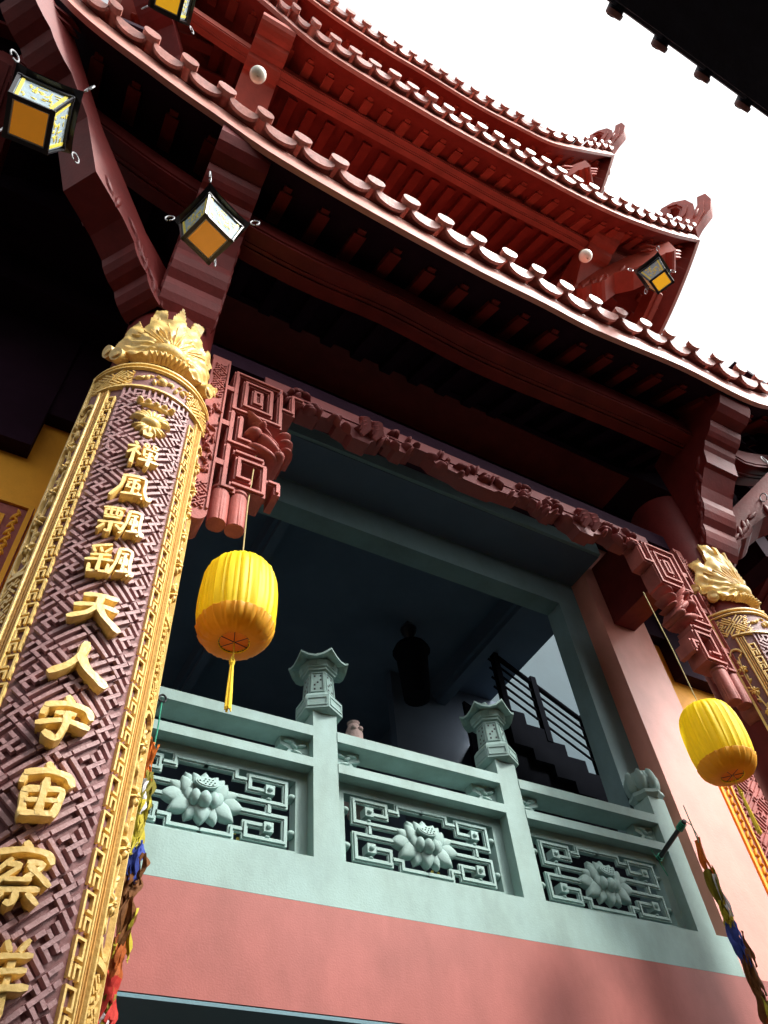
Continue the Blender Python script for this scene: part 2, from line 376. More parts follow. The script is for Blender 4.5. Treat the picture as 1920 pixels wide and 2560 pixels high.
    out_=hf+[(-x,z) for x,z in hf[::-1][1:-1]]
    def inp(x,y):
        c=False; j=len(out_)-1
        for i in range(len(out_)):
            (xi,yi),(xj,yj)=out_[i],out_[j]
            if (yi>y)!=(yj>y) and x<(xj-xi)*(y-yi)/(yj-yi)+xi: c=not c
            j=i
        return c
    NX,NY=92,88; gx=lambda i:-.37+.74*i/NX; gz=lambda j:5.87+.76*j/NY
    def hh(x,z):
        r=math.hypot(x,(z-5.97)*.8); th=math.atan2(z-5.97,x); e=max(0,1-r/.62)
        return .035+.05*e+.010*math.cos(th*19+1.5*math.sin(r*26))+.010*math.sin(r*38+2*math.cos(th*5))+.008*math.sin(x*70)*math.cos(z*45)
    idx={}; vs=[]; fs=[]; cells=set()
    for i in range(NX):
        for j in range(NY):
            if inp((gx(i)+gx(i+1))/2,(gz(j)+gz(j+1))/2): cells.add((i,j))
    def V(i,j,lay):
        if (i,j,lay) not in idx:
            idx[(i,j,lay)]=len(vs); vs.append(f(gx(i),gz(j),hh(gx(i),gz(j)) if lay else -.02))
        return idx[(i,j,lay)]
    for i,j in cells:
        fs.append((V(i,j,1),V(i+1,j,1),V(i+1,j+1,1),V(i,j+1,1)))
        for (di,dj,a_,b_) in ((-1,0,(i,j),(i,j+1)),(1,0,(i+1,j),(i+1,j+1)),(0,-1,(i,j),(i+1,j)),(0,1,(i,j+1),(i+1,j+1))):
            if (i+di,j+dj) not in cells: fs.append((V(*a_,0),V(*b_,0),V(*b_,1),V(*a_,1)))
    cr.add(vs,fs)
    rnd=random.Random(5)
    for sg in (-1,1):
        for (s,z,rx,ry,an,h) in ((.10,6.24,.06,.026,.2,.10),(.19,6.13,.07,.03,-.5,.08),(.26,6.2,.06,.02,1.0,.07),(.12,6.42,.09,.02,1.5,.07),(.05,6.33,.09,.018,1.4,.08),(.28,6.06,.07,.03,-.3,.08),(.2,5.99,.08,.028,-.3,.10),(.07,6.16,.09,.02,1.2,.11),(.13,6.12,.09,.02,.9,.10),(.17,6.04,.08,.018,.5,.10)):
            cr.blob(f,sg*s,z,rx,ry,(an if sg>0 else math.pi-an),h*.62,.0,.3,14,4,.02)
        for (s,z,rr) in ((.265,5.90,.048),(.345,6.03,.046)):
            c=f(sg*s,z+.03,.0); e=f(sg*s,z,.12)
            cr.tube([c,[lerp(c[i],e[i],.5) for i in range(3)],e],[rr*.8,rr,rr*.96],16)
            cr.blob(lambda a,b,d:f(a,b,d+.118),sg*s,z,rr*.6,rr*.6,0,.012)
    for k in range(5): cr.blob(f,(k-2)*.035,6.2+.03*(2-abs(k-2)),.13,.013,math.pi/2-(k-2)*.22,.085,0,.4,10,4,.02)
    cr.blob(f,0,5.985,.10,.072,0,.135,0,0,24,6,.05)
    for k in range(-7,8): cr.strip((k*.012,6.05+.01*(7-abs(k))/7),(k*.034,6.22-.004*abs(k)),.006,.03,.098-.003*abs(k),f,3,0,0,.003)
    for k in range(9): cr.blob(f,(k-4)*.024,5.89-.003*abs(k-4),.016,.022,0,.13,0,0,8,3)
    cr.build('gilded_crest',GOLD,root,True)
    # ring of scrolls between board and crest
    mb=MB(); mb.lathe([(.28,5.735),(.312,5.74),(.312,5.752),(.28,5.77)],40); mb.build('collar',GOLD,root,True)
    return root
CH=[('禪',4.82,.17),('風',4.55,.18),('飄',4.30,.19),('颻',4.05,.19),('天',3.765,.20),('人',3.51,.21),('宇',3.26,.19),('宙',3.0,.18),('察',2.74,.19),('祥',2.47,.19)]
colL=make_column(CH); colL.location=(.21,CY,0)
tag(colL,'round red column with gilded carved board of Chinese characters, nearest the viewer','column','carved columns at the porch corners')
colR=make_column([]); colR.location=(5.09,CY,0)
tag(colR,'far red column with gilded carved board, beside the right yellow lantern','column','carved columns at the porch corners')

# ---------------------------------------------------------------- temple building
T=empty('temple_building',(2.7,5,0))
tag(T,'red multi-tiered temple with upturned tiled eaves, salmon beam and open balcony','temple')
def P(mb,name,m,smooth=False,parent=None):
    o=mb.build(name,m,None,smooth); par=parent or T
    o.parent=par; o.matrix_parent_inverse=Matrix.Translation(tuple(-c for c in (2.7,5,0)))
    if parent: o.matrix_parent_inverse=Matrix.Identity(4)
    return o
# lower beam, soffit and lower storey
mb=MB(); mb.box((-1.1,3.7,2.985),(6.6,4.0,3.488)); P(mb,'lower_beam',PINK)
mb=MB(); mb.box((-1.1,4.0,3.0),(6.6,8.6,3.45)); P(mb,'floor_slab',TEAL)
mb=MB(); mb.box((-1.1,5.6,0),(6.6,5.8,3.0)); P(mb,'lower_wall',TEAL)
mb=MB(); mb.box((-1.1,3.703,2.965),(6.6,5.59,2.981)); P(mb,'lower_soffit',mat('blue_soffit_paint',(.10,.20,.24),.6,.1,2,.1,40))
# piers either side of the balcony
for x0,x1 in ((4.90,5.525),(-.12,.36)):
    mb=MB(); mb.box((x0,3.72,0),(x1,4.1,2.98)); 
    mb.box((x0,3.705,3.49),(x1,4.1,8.3)); P(mb,'pier',PIER)
# ochre side walls with fret panels and added dark blocks at the top
for x0,x1 in ((5.525,6.6),(-1.1,-.12)):
    mb=MB(); mb.box((x0,3.83,3.49),(x1,4.05,8.6)); P(mb,'ochre_wall',YEL)
def wall_panel(x0,x1):
    base=MB(); base.box((x0,3.77,3.7),(x1,3.83,5.78)); o=P(base,'wall_panel',QRED)
    mb=MB(); f=lambda s,t,d:(s,3.77-d,t)
    mb.path([(x0+.02,3.72),(x1-.02,3.72),(x1-.02,5.76),(x0+.02,5.76)],.03,-.002,.02,f,9,True)
    mb.path([(x0+.16,3.86),(x1-.16,3.86),(x1-.16,5.62),(x0+.16,5.62)],.02,-.002,.016,f,9,True)
    z=3.78
    while z<5.7:
        for xx in (x0+.09,x1-.09):
            mb.blob(f,xx,z,.05,.016,1.1,.02,0,.5); mb.blob(f,xx+.01,z+.04,.03,.012,2.1,.02,0,.5)
        z+=.075
    P(mb,'panel_border',YEL,False,o)
    mb=MB(); fret(mb,f,lambda s,t:x0+.17<s<x1-.17 and 3.87<t<5.61,(x0+.17,x1-.17,3.87,5.61),.021,-.002,.014); P(mb,'fret_relief',QRED,False,o)
wall_panel(5.62,6.45); wall_panel(-1.05,-.215)
for x0,x1,x2,x3 in ((5.78,6.5,5.53,5.78),(-1.1,-.40,-.40,-.12)):
    mb=MB(); mb.box((x0,3.70,6.32),(x1,3.83,8.4)); mb.box((x2,3.72,6.78),(x3,3.83,8.4)); P(mb,'dark_wall_block',DKRED)  # dark blocks added so the upper side walls read dark
# opening frame
mb=MB(); mb.box((4.63,3.92,3.49),(4.90,4.12,7.36)); mb.box((.36,3.92,3.49),(.62,4.12,7.36)); mb.box((.62,3.92,7.02),(4.63,4.12,7.36)); P(mb,'opening_frame',TEALD)
mb=MB(); mb.box((.36,3.42,7.37),(4.9,4.12,7.95)); P(mb,'lintel_beam',TEALD)
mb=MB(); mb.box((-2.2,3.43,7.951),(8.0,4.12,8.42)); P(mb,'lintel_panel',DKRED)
mb=MB(); mb.box((6.35,2.6,7.2),(6.6,4.5,9.3)); mb.box((6.6,3.86,5.5),(9.5,4.1,9.3)); P(mb,'side_panel',DKRED)
mb=MB(); mb.box((.36,3.455,7.362),(4.9,3.91,7.369)); P(mb,'lintel_soffit',INC)
# porch beam + soffit above the carved frieze, eave shade put into their colour
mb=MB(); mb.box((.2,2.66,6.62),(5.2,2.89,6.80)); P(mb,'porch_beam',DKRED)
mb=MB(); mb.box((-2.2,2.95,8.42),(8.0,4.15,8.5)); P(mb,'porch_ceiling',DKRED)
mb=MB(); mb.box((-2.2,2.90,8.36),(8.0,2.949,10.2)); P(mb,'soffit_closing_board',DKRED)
for xx in (.21,5.18):
    mb=MB(); mb.box((xx-.13,3.0,6.7),(xx+.13,3.70,7.5)); P(mb,'tie_beam',RED)
# interior room
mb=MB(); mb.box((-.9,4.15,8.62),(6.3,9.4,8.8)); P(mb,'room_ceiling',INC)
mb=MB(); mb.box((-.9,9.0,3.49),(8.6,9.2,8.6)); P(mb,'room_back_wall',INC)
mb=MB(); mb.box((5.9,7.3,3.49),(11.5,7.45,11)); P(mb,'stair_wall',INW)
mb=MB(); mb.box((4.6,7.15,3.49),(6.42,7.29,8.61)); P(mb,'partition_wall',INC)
for x0,x1 in ((5.25,5.5),(2.0,2.2)):
    mb=MB(); mb.box((x0,4.15,8.35),(x1,9.0,8.62)); mb.box((x0+.05,4.15,8.27),(x1-.05,9.0,8.35)); P(mb,'ceiling_beam',INC)
mb=MB(); mb.box((-.9,4.3,8.4),(5.8,4.5,8.62)); P(mb,'ceiling_beam',INC)
mb=MB()
fr=lambda s,t,d:(s,4.6+d,t)
mb.path([(4.4,8.5),(5.1,8.5),(5.1,8.0),(4.7,8.0),(4.7,8.3),(4.4,8.3)],.06,0,.2,fr); mb.path([(4.2,8.4),(4.2,8.2),(4.5,8.2)],.06,0,.2,fr); P(mb,'ceiling_bracket',INC)
# carved frieze under the porch beam
mb=MB(); ff=lambda s,t,d:(s,2.64-d,t)
mb.box((.9,2.64,6.50),(4.5,2.78,6.615))
rnd=random.Random(11)
def cloud(x,w_,dz):
    mb.prism([(x-w_,6.5),(x+w_,6.5),(x+w_*.85,6.5-dz*.6),(x+w_*.4,6.5-dz*.75),(x+w_*.3,6.5-dz),(x-w_*.3,6.5-dz),(x-w_*.45,6.5-dz*.7),(x-w_*.85,6.5-dz*.55)],lambda a,b,d:(a,2.65+d,b),0,.12)
for x,w_,dz in ((1.25,.24,.12),(1.66,.22,.20),(2.0,.13,.12),(2.7,.46,.14),(3.4,.13,.12),(3.74,.22,.20),(4.15,.24,.12)): cloud(x,w_,dz)
for k in range(95):
    x=1.0+3.4*rnd.random(); z=6.36+.2*rnd.random()
    mb.blob(ff,x,z,rnd.uniform(.03,.07),rnd.uniform(.012,.025),rnd.uniform(-1.3,1.3),.05,0,.4,8,3,.02)
for x in (1.64,1.74,3.66,3.76):
    for q in range(3): mb.tube([(x,2.64-.05,6.5-.05*q),(x+.02,2.64-.09,6.43-.05*q),(x-.01,2.64-.05,6.38-.05*q)],[.02,.035,.02],8)
P(mb,'carved_frieze',mat('frieze_red_paint',(.17,.03,.028),.6,.14,9,.2,70),True)
# carved brackets beside the columns
def bracket(sx,x0):
    """sx=+1: grows towards +x from x0"""
    X=lambda a:x0+sx*a
    f=lambda s,t,d:(X(s),2.60-d,t)
    mb=MB(); W=.030
    # back plate with rounded foot
    pl=[(0.0,6.55),(0.13,6.55)]+[(.065+.065*math.cos(q),4.86-.065*math.sin(q)) for q in [math.pi*k/8 for k in range(9)]]
    mb.prism(pl,f,-.16,0)
    mb.path([(.008,6.5),(.008,4.9)],.012,-.001,.012,f); mb.path([(.122,6.5),(.122,4.9)],.012,-.001,.012,f)
    rr=random.Random(3)
    fret(mb,f,lambda s,t:.02<s<.11 and (6.02<t<6.45 or 4.88<t<5.12),(.02,.11,4.88,6.45),.011,-.001,.012,1,math.pi/4,6,.7)
    for k in range(46):
        mb.blob(f,.065+rr.uniform(-.032,.032),rr.uniform(5.2,5.95),rr.uniform(.02,.045),rr.uniform(.006,.012),rr.uniform(.4,2.8),.022,0,.5,8,3)
    root=mb.build('carved_bracket',QRED,None,True); root.parent=T; root.matrix_parent_inverse=Matrix.Translation((-2.7,-5,0))
    # open lattice of square key frames
    mb=MB(); a0=.17
    def fr(pts,closed=True):
        mb.path(pts,W*1.35,-.16,-.012,f,9,closed); mb.path(pts,W*.62,-.012,.004,f,9,closed)
    fr([(a0+.02,5.98),(a0+.34,5.98),(a0+.34,6.44),(a0+.02,6.44)])
    fr([(a0+.09,6.06),(a0+.27,6.06),(a0+.27,6.36),(a0+.09,6.36)])
    fr([(a0+.155,6.14),(a0+.20,6.14),(a0+.20,6.28),(a0+.155,6.28)])
    fr([(a0+.36,6.2),(a0+.43,6.2),(a0+.43,6.42),(a0+.5,6.42)],False)
    fr([(a0+.02,5.93),(a0+.02,5.60),(a0+.23,5.60)],False)
    fr([(a0+.08,5.90),(a0+.08,5.67),(a0+.15,5.67)],False)
    fr([(a0+.02,5.55),(a0+.02,5.15),(a0+.08,5.15)],False)
    fr([(a0+.08,5.52),(a0+.24,5.52)],False)
    fr([(a0+.08,5.20),(a0+.26,5.20),(a0+.26,5.46),(a0+.10,5.46),(a0+.10,5.28),(a0+.17,5.28)],False)
    fr([(a0+.30,5.34),(a0+.35,5.34),(a0+.35,5.27)],False)
    for z in (6.2,5.78,5.36): 
        mb.path([(.13,z),(a0+.01,z)],.05,-.13,.0,f)
    mb.build('key_lattice',QRED,root)
    mb=MB()
    for k in range(7):        # beast-like scroll: mane, brow, jaw
        mb.blob(f,a0+.17+.026*k,5.93-.043*k,.10,.017,-.85,.045+.01*(k%2),-.01,.3,10,4,.14)
    mb.blob(f,a0+.21,5.83,.035,.03,0,.09,-.01,0,12,4,.1)
    mb.blob(f,a0+.17,5.76,.06,.04,.2,.07,-.01,0,12,4,.14)
    mb.blob(f,a0+.27,5.71,.12,.035,-.75,.06,-.01,.1,14,4,.15)
    mb.blob(f,a0+.24,5.61,.11,.03,-.35,.05,-.01,.1,14,4,.15)
    mb.blob(f,a0+.34,5.61,.045,.032,0,.06,-.01,0,12,4,.15)
    mb.blob(f,a0+.38,5.76,.06,.025,.2,.07,-.01,.5,10,4,.1)
    mb.blob(f,a0+.37,5.85,.06,.02,.4,.06,-.01,.5,10,4,.1)
    mb.blob(f,a0+.39,5.68,.05,.02,-.3,.06,-.01,.5,10,4,.1)
    mb.build('beast_head',QRED,root,True)
    for c in (.20,.305):
        mb=MB(); mb.lathe([(.054,4.87),(.056,4.9),(.056,5.12),(.05,5.14),(.058,5.15),(.058,5.165),(.03,5.18)],40,(X(c),2.66,0),lambda th,i:1-.07*(abs(math.sin(th*9))<.35) if i<3 else 1)
        mb.build('fluted_drop',QRED,root,True)
    return root
bracket(1,.50); bracket(-1,4.885)

# ---------------------------------------------------------------- roof tiers
def interp(pts,x):
    if x<=pts[0][0]: i=0
    elif x>=pts[-1][0]: i=len(pts)-2
    else:
        i=max(k for k in range(len(pts)-1) if pts[k][0]<=x)
    a,b=pts[i],pts[i+1]; t=(x-a[0])/(b[0]-a[0])
    p=pts[i-1] if i>0 else a; q=pts[i+2] if i+2<len(pts) else b
    out=[]
    for k in range(1,len(a)):
        ma=(b[k]-p[k])/(b[0]-p[0]) if i>0 else (b[k]-a[k])/(b[0]-a[0])
        mb_=(q[k]-a[k])/(q[0]-a[0]) if i+2<len(pts) else (b[k]-a[k])/(b[0]-a[0])
        h=b[0]-a[0]; t2,t3=t*t,t*t*t
        out.append((2*t3-3*t2+1)*a[k]+(t3-2*t2+t)*h*ma+(-2*t3+3*t2)*b[k]+(t3-t2)*h*mb_)
    return out
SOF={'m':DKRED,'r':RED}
def eave(roof,path,out,fh=.22,pitch=.262,W=1.5,rise=.9,clampfn=None,soff=(.5,.3),raf=True,rafw=.1,beam=None,phase=.5,lo=None,hi=None,tiles=True,joist=True,bend=None):
    """path(s)->Vector of the fascia's bottom edge (s = metres along), out = unit outward vector"""
    out=Vector(out); a,b=lo,hi; n=max(8,int((b-a)/.13)); up=Vector((0,0,1))
    tan=lambda s:(path(s+.02)-path(s-.02)).normalized()
    cf=clampfn or (lambda p:p)
    S=[lerp(a,b,i/n) for i in range(n+1)]
    # fascia board
    mb=MB(); vs=[];fs=[]
    for s in S:
        p=path(s); vs+= [p,p+up*fh,p+up*fh-out*.045,p-out*.045]
    for i in range(n):
        for k in range(4): fs.append((4*i+k,4*i+(k+1)%4,4*i+4+(k+1)%4,4*i+4+k))
    fs+=[(3,2,1,0),(4*n,4*n+1,4*n+2,4*n+3)]
    mb.add(vs,fs); mb.build('fascia',FASC,roof,True)
    # roof sheet
    mb=MB(); vs=[];fs=[]; M=5
    for s in S:
        p=path(s)+up*(fh+.03)
        for j in range(M+1):
            t=j/M; q=p-out*(W*t); q=cf(q); q.z=p.z+rise*(t**1.25)
            vs.append(q)
    for i in range(n):
        for j in range(M): fs.append((i*(M+1)+j,(i+1)*(M+1)+j,(i+1)*(M+1)+j+1,i*(M+1)+j+1))
    mb.add(vs,fs); mb.build('roof_sheet',REDROOF,roof)
    # soffit: flat boarding from fascia back to the wall
    mb=MB(); vs=[];fs=[]; so=[(.045,.012),(soff[0],soff[1]),(W-.05,soff[1]+(W-soff[0])*.55)]
    for s in S:
        p=path(s)
        for dd,zz in so:
            q=cf(p-out*dd); q.z=p.z+zz; vs.append(q)
    for i in range(n):
        for j in range(2): fs.append((i*3+j,(i+1)*3+j,(i+1)*3+j+1,i*3+j+1))
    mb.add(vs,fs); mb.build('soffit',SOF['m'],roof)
    # tiles: pan tile lips, cap tile ends, cover rows running up the roof
    if tiles:
        mb=MB(); k=0; s=a+pitch*phase
        while s<b-.02:
            p=path(s)+up*(fh+.065+random.uniform(-.007,.007))+out*random.uniform(-.008,.012); t=(tan(s)+up*random.uniform(-.035,.035)).normalized(); 
            f=lambda x,z,d,p=p,t=t: p+t*x+up*z+out*(d+.0+min(0,z)*.35)
            hw=pitch*.5-.016; N=8
            top=[(hw*math.cos(math.pi-math.pi*i/N),-.030*math.sin(math.pi*i/N)+.012) for i in range(N+1)]
            bot=[(hw*.98*math.cos(math.pi*i/N),-.112*math.sin(math.pi*i/N)**.8+.0) for i in range(1,N)]
            mb.prism(top+bot,f,.075,.10)
            # pan tile trough
            vs=[];fs=[]
            for dd in (.078,-.35):
                for i in range(N+1):
                    vs.append(f(hw*math.cos(math.pi-math.pi*i/N),-.06*math.sin(math.pi*i/N)+.014+( -dd+.078)*.62,dd))
                for i in range(N+1):
                    vs.append(f(hw*math.cos(math.pi-math.pi*i/N),-.046*math.sin(math.pi*i/N)+.018+( -dd+.078)*.62,dd))
            W2=2*(N+1)
            for i in range(N): fs+=[(i,i+1,W2+i+1,W2+i),(N+1+i,N+2+i,W2+N+2+i,W2+N+1+i)]
            mb.add(vs,fs)
            # cover tile row + rounded cap
            s2=s+pitch*.5
            if s2<b:
                p2=path(s2)+up*(fh+.085+random.uniform(-.006,.006))+out*random.uniform(-.01,.014); 
                g=lambda x,z,d,p=p2,t=t: p+t*x+up*z+out*(d+min(.03,z)*.35-.01)
                poly=[(.078*math.cos(2*math.pi*i/16),.004+.042*math.sin(2*math.pi*i/16)) for i in range(16)]
                mb.prism(poly,g,.105,.15)
                vs=[];fs=[];K=7
                for j,(dd) in enumerate((.09,-.25,-.7)):
                    for i in range(K+1):
                        th=math.pi*i/K; vs.append(g(.06*math.cos(th),.045*math.sin(th)+(.09-dd)*rise/W*.85,dd))
                for j in range(2):
                    for i in range(K): fs.append((j*(K+1)+i,j*(K+1)+i+1,(j+1)*(K+1)+i+1,(j+1)*(K+1)+i))
                mb.add(vs,fs)
            s+=pitch
        mb.build('eave_tiles',FTILE,roof,True)
    # rafters with a stepped tip
    if raf:
        proto=None; s=a+pitch*1.2
        while s<b-.25:
            p=path(s); t=tan(s); q=p-out*.0
            ra=MB(); sl=soff[1]/soff[0]
            f=lambda x,z,d,p=p,t=t: p+Vector((t.x,t.y,0)).normalized()*x+up*z-out*d
            def bar(d0,d1,z0,z1,h0,h1,wd):
                ra.hexa([f(-wd,z0-h0,d0),f(wd,z0-h0,d0),f(wd,z1-h1,d1),f(-wd,z1-h1,d1),f(-wd,z0+.01,d0),f(wd,z0+.01,d0),f(wd,z1+.01,d1),f(-wd,z1+.01,d1)])
            bar(.17,.215,.17*sl,.215*sl,.035,.045,rafw*.32)
            bar(.215,soff[0]+.02,.215*sl,(soff[0]+.02)*sl,.07,.08,rafw*.5)
            ra.build('rafter',SOF['r'],roof)
            if joist:
                rb=MB(); ra=rb; bar(soff[0]+.25,W-.1,soff[1]+.25*.55,soff[1]+(W-.1-soff[0])*.55,.1,.1,rafw*.55); rb.build('rafter',SOF['m'],roof)
            s+=pitch
    if beam:
        d0,d1,zb,zt,bl,bh=beam; mb=MB(); n2=max(6,int((bh-bl)/.2))
        def sec(parts):
            for (e0,e1,z0,z1) in parts:
                vs=[];fs=[]
                for i in range(n2+1):
                    s=lerp(bl,bh,i/n2); p=path(s); base=bend(s) if bend else p.z
                    for (dd,zz) in ((e0,z0),(e1,z0),(e1,z1),(e0,z1)):
                        q=p-out*dd; 
                        if bend: q=bend(s,dd)
                        q=Vector((q.x,q.y,0)); q.z=(bend(s,dd).z if bend else p.z)+zz; vs.append(q)
                for i in range(n2):
                    for k in range(4): fs.append((4*i+k,4*i+(k+1)%4,4*i+4+(k+1)%4,4*i+4+k))
                fs+=[(3,2,1,0),(4*n2,4*n2+1,4*n2+2,4*n2+3)]
                mb.add(vs,fs)
        wdt=d1-d0
        sec([(d0,d1,zb,zt),(d0+wdt*.42,d0+wdt*.50,zb-.016,zb),(d0+wdt*.56,d0+wdt*.62,zb-.022,zb),(d0-.012,d0,zb+.03,zt-.02)])
        mb.build('eave_beam',SOF['r'],roof,True)
def tier(name,fp,yb,corner_l,corner_r,fh,soff,W,rise,beam,side_rise,phase=.5,bb=None,pitch=.262):
    """fp: control points (x,y,z) of the front fascia's lower edge, corner to corner"""
    roof=empty(name); roof.parent=T; roof.matrix_parent_inverse=Matrix.Translation((-2.7,-5,0))
    path=lambda s: Vector((s,*interp(fp,s)))
    xl,xr=fp[0][0],fp[-1][0]
    def cfront(q): 
        d=q.y-(path(min(max(q.x,xl),xr)).y); d=max(d,0)
        return Vector((min(max(q.x,xl+d*.97),xr-d*.97),q.y,q.z))
    eave(roof,path,(0,-1,0),fh,pitch,W,rise,cfront,soff,True,.1,beam,phase,xl,xr,bend=bb)
    zmid=min(p[2] for p in fp)
    for sx,c in ((-1,fp[0]),(1,fp[-1])):
        L=yb-c[1]
        sp=[(0,0,0)]
        def spath(s,c=c,sx=sx):
            u=s/ side_rise; k=max(0,1-u); 
            return Vector((c[0]-sx*(.22*(1-k**2)),c[1]+s,zmid+.02+(c[2]-zmid-.02)*k**2.2))
        def cside(q,c=c,sx=sx):
            d=abs(q.x-c[0]); return Vector((q.x,max(q.y,c[1]+d*.97),q.z))
        eave(roof,spath,(sx,0,0),fh,pitch,W,rise,cside,soff,True,.1,(beam[0],beam[1],beam[2],beam[3],.75,L-.3),.5,.0,L,joist=True)
    return roof,path
A=lambda u,v,y:tuple(at(u,v,'y',y))
# lower tier
f1=[(-2.25,1.33,9.9)]+[A(*p) for p in ((169,0,1.43),(400,186,1.47),(563,302,1.5),(687,387,1.5),(940,535,1.5),(1200,677,1.5),(1360,756,1.5),(1480,819,1.5),(1700,912,1.47),(1920,1014,1.45))]+[(8.1,1.33,9.6)]
f1.sort()
def b1(s,dd=.5):
    p1=interp(B1,s); return Vector((s,p1[0]+dd,p1[1]))
B1=[(-1.7,1.5,8.9)]+[(q[0],1.5,q[1]) for q in [(at(u,v,'y',2.0).x,at(u,v,'y',2.0).z) for u,v in ((262,290),(420,405),(628,538),(800,630),(980,711),(1211,834),(1580,998),(1790,1098),(1840,1125))]]+[(7.5,1.5,8.9)]
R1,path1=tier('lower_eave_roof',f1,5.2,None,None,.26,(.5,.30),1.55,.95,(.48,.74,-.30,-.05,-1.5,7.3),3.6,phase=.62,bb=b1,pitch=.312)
# middle tier
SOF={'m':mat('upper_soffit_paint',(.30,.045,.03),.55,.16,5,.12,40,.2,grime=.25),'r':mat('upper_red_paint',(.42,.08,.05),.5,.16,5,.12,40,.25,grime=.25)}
f2=[(-1.55,.98,13.2),(-.9,1.07,12.55)]+[A(659,0,1.12),A(805,120,1.15),A(1060,277,1.15),A(1207,360,1.15),A(1360,442,1.13),A(1460,495,1.1),A(1560,541,1.05),A(1677,582,.98),A(1751,600,.92)]
f2.sort()
def b2(s,dd=.4):
    q=interp(B2,s); return Vector((s,1.15+dd,q[1]))
B2=[(-1.0,0,12.0)]+sorted([(at(u,v,'y',1.56).x,0,at(u,v,'y',1.56).z) for u,v in ((700,165),(890,275),(1060,370),(1240,472),(1419,566),(1500,612),(1600,645))])+[(6.3,0,13.0)]
R2,path2=tier('middle_eave_roof',f2,5.0,None,None,.20,(.42,.36),1.5,1.0,(.40,.55,-.26,.02,-1.0,6.2),3.2,phase=.3,bb=b2,pitch=.24)
# top tier
f3=[(-1.5,.9,17.6),(-.6,1.02,16.2)]+[A(783,0,1.12),A(959,120,1.15),A(1060,180,1.15),A(1200,265,1.13),A(1300,317,1.08),A(1380,356,1.02),A(1460,374,.9),A(1537,388,.80)]
f3.sort()
R3,path3=tier('top_eave_roof',f3,5.0,None,None,.24,(.45,.4),1.5,1.3,(.45,.6,-.2,.02,-.6,5.6),3.0,phase=.3,pitch=.27)
print('F1',[tuple(round(c,2) for c in p) for p in f1]); print('F2',[tuple(round(c,2) for c in p) for p in f2]); print('F3',[tuple(round(c,2) for c in p) for p in f3])
# upper storey walls and top roof cap
mb=MB(); mb.box((.1,2.95,8.35),(5.3,4.6,17.4)); P(mb,'upper_wall',RED)
# corner crest ornaments
def crest(roof,c,k=1.0,sx=1):
    mb=MB(); D=Vector((sx*.55,-.84,0)).normalized(); N_=Vector((-D.y,D.x,0))
    c=Vector(c)
    f=lambda a,z,d: c+D*(a*k)+Vector((0,0,z*k))+N_*(d*k)
    O=[(-1.0,0),(.15,0),(.3,.15),(.5,.33),(.62,.6),(.63,.84),(.51,.86),(.42,.62),(.33,.5),(.40,.72),(.37,.96),(.22,1.08),(.04,1.07),(-.05,.97),(-.03,.82),(.08,.80),(.12,.90),(.2,.88),(.21,.74),(.1,.56),(-.08,.47),(-.14,.6),(-.26,.66),(-.36,.6),(-.32,.5),(-.24,.52),(-.26,.42),(-.42,.38),(-.5,.5),(-.6,.46),(-.56,.32),(-.7,.27),(-.76,.38),(-.84,.34),(-.8,.2),(-1,.1)]
    mb.prism(O,f,-.075,.075)
    for L_,th in (([(-.9,.02),(.16,.02),(.42,.34),(.52,.62),(.54,.78),(.46,.64),(.3,.42),(.1,.3),(-.3,.26),(-.8,.12)],.105),([(.02,.40),(.2,.5),(.32,.72),(.28,.92),(.2,.98),(.1,.98),(.22,.92),(.25,.74),(.14,.52)],.10)):
        mb.prism(L_,f,-th,th)
    for sg in (-1,1):
        g=lambda a,z,d,sg=sg: f(a,z,sg*(.10+d))
        for a,z,rx,ry,an in ((-.45,.13,.16,.03,.2),(-.15,.2,.15,.035,.3),(.1,.2,.13,.05,.7),(.3,.34,.14,.03,.9),(-.65,.08,.1,.025,.1),(.02,.1,.12,.04,.2),(-.28,.14,.05,.05,0),(-.02,.24,.05,.04,0)):
            mb.blob(g,a,z,rx,ry,an,.035,0,.3)
    mb.build('corner_crest',REDROOF,roof,True)
for roof,fp,h,k in ((R1,f1,.30,1),(R2,f2,.24,1.15),(R3,f3,.26,1.1)):
    for sx,c in ((-1,fp[0]),(1,fp[-1])):
        if roof is R1 and sx>0: continue
        crest(roof,(c[0]+sx*(.02 if k>1.5 else -.06),c[1]+.10,c[2]+h),k*.9,sx)

# ---------------------------------------------------------------- struts under the eaves
def strut(name,org,dirv,wid,prof,m=RED,head=None):
    """prof: closed outline (a outward, z) swept sideways by wid"""
    o=Vector(org); D=Vector((dirv[0],dirv[1],0)).normalized(); N_=Vector((-D.y,D.x,0))
    f=lambda a,z,d:(o.x+D.x*a+N_.x*d,o.y+D.y*a+N_.y*d,z)
    mb=MB(); mb.prism(prof,f,-wid/2,wid/2)
    # raised rim lines on both cheeks
    for sg in (-1,1):
        g=lambda a,z,d,sg=sg:f(a,z,sg*(wid/2+d))
        rr=random.Random(4)
        for k in range(12):
            t=k/12; i=int(t*len(prof)*.4); p=prof[i]
            mb.blob(g,lerp(p[0],prof[i+1][0],rr.random())*.9,lerp(p[1],prof[i+1][1],rr.random())+.09,.09,.03,rr.uniform(.5,1.6),.018,0,.4,8,3)
    if head: head(mb,f)
    ob=mb.build(name,m,None); ob.parent=T; ob.matrix_parent_inverse=Matrix.Translation((-2.7,-5,0)); return ob
def wave(p,q,n,amp):
    """scalloped lower edge from p to q"""
    P0,Q0=Vector(p),Vector(q); t=(Q0-P0); L=t.length; t/=L; nn=Vector((t.y,-t.x)); out=[]
    for i in range(n):
        for k in range(4):
            u=(i+k/4)/n; out.append(tuple(P0+t*(L*u)+nn*(amp*math.sin(math.pi*k/4)**.7)))
    out.append(tuple(Q0)); return out
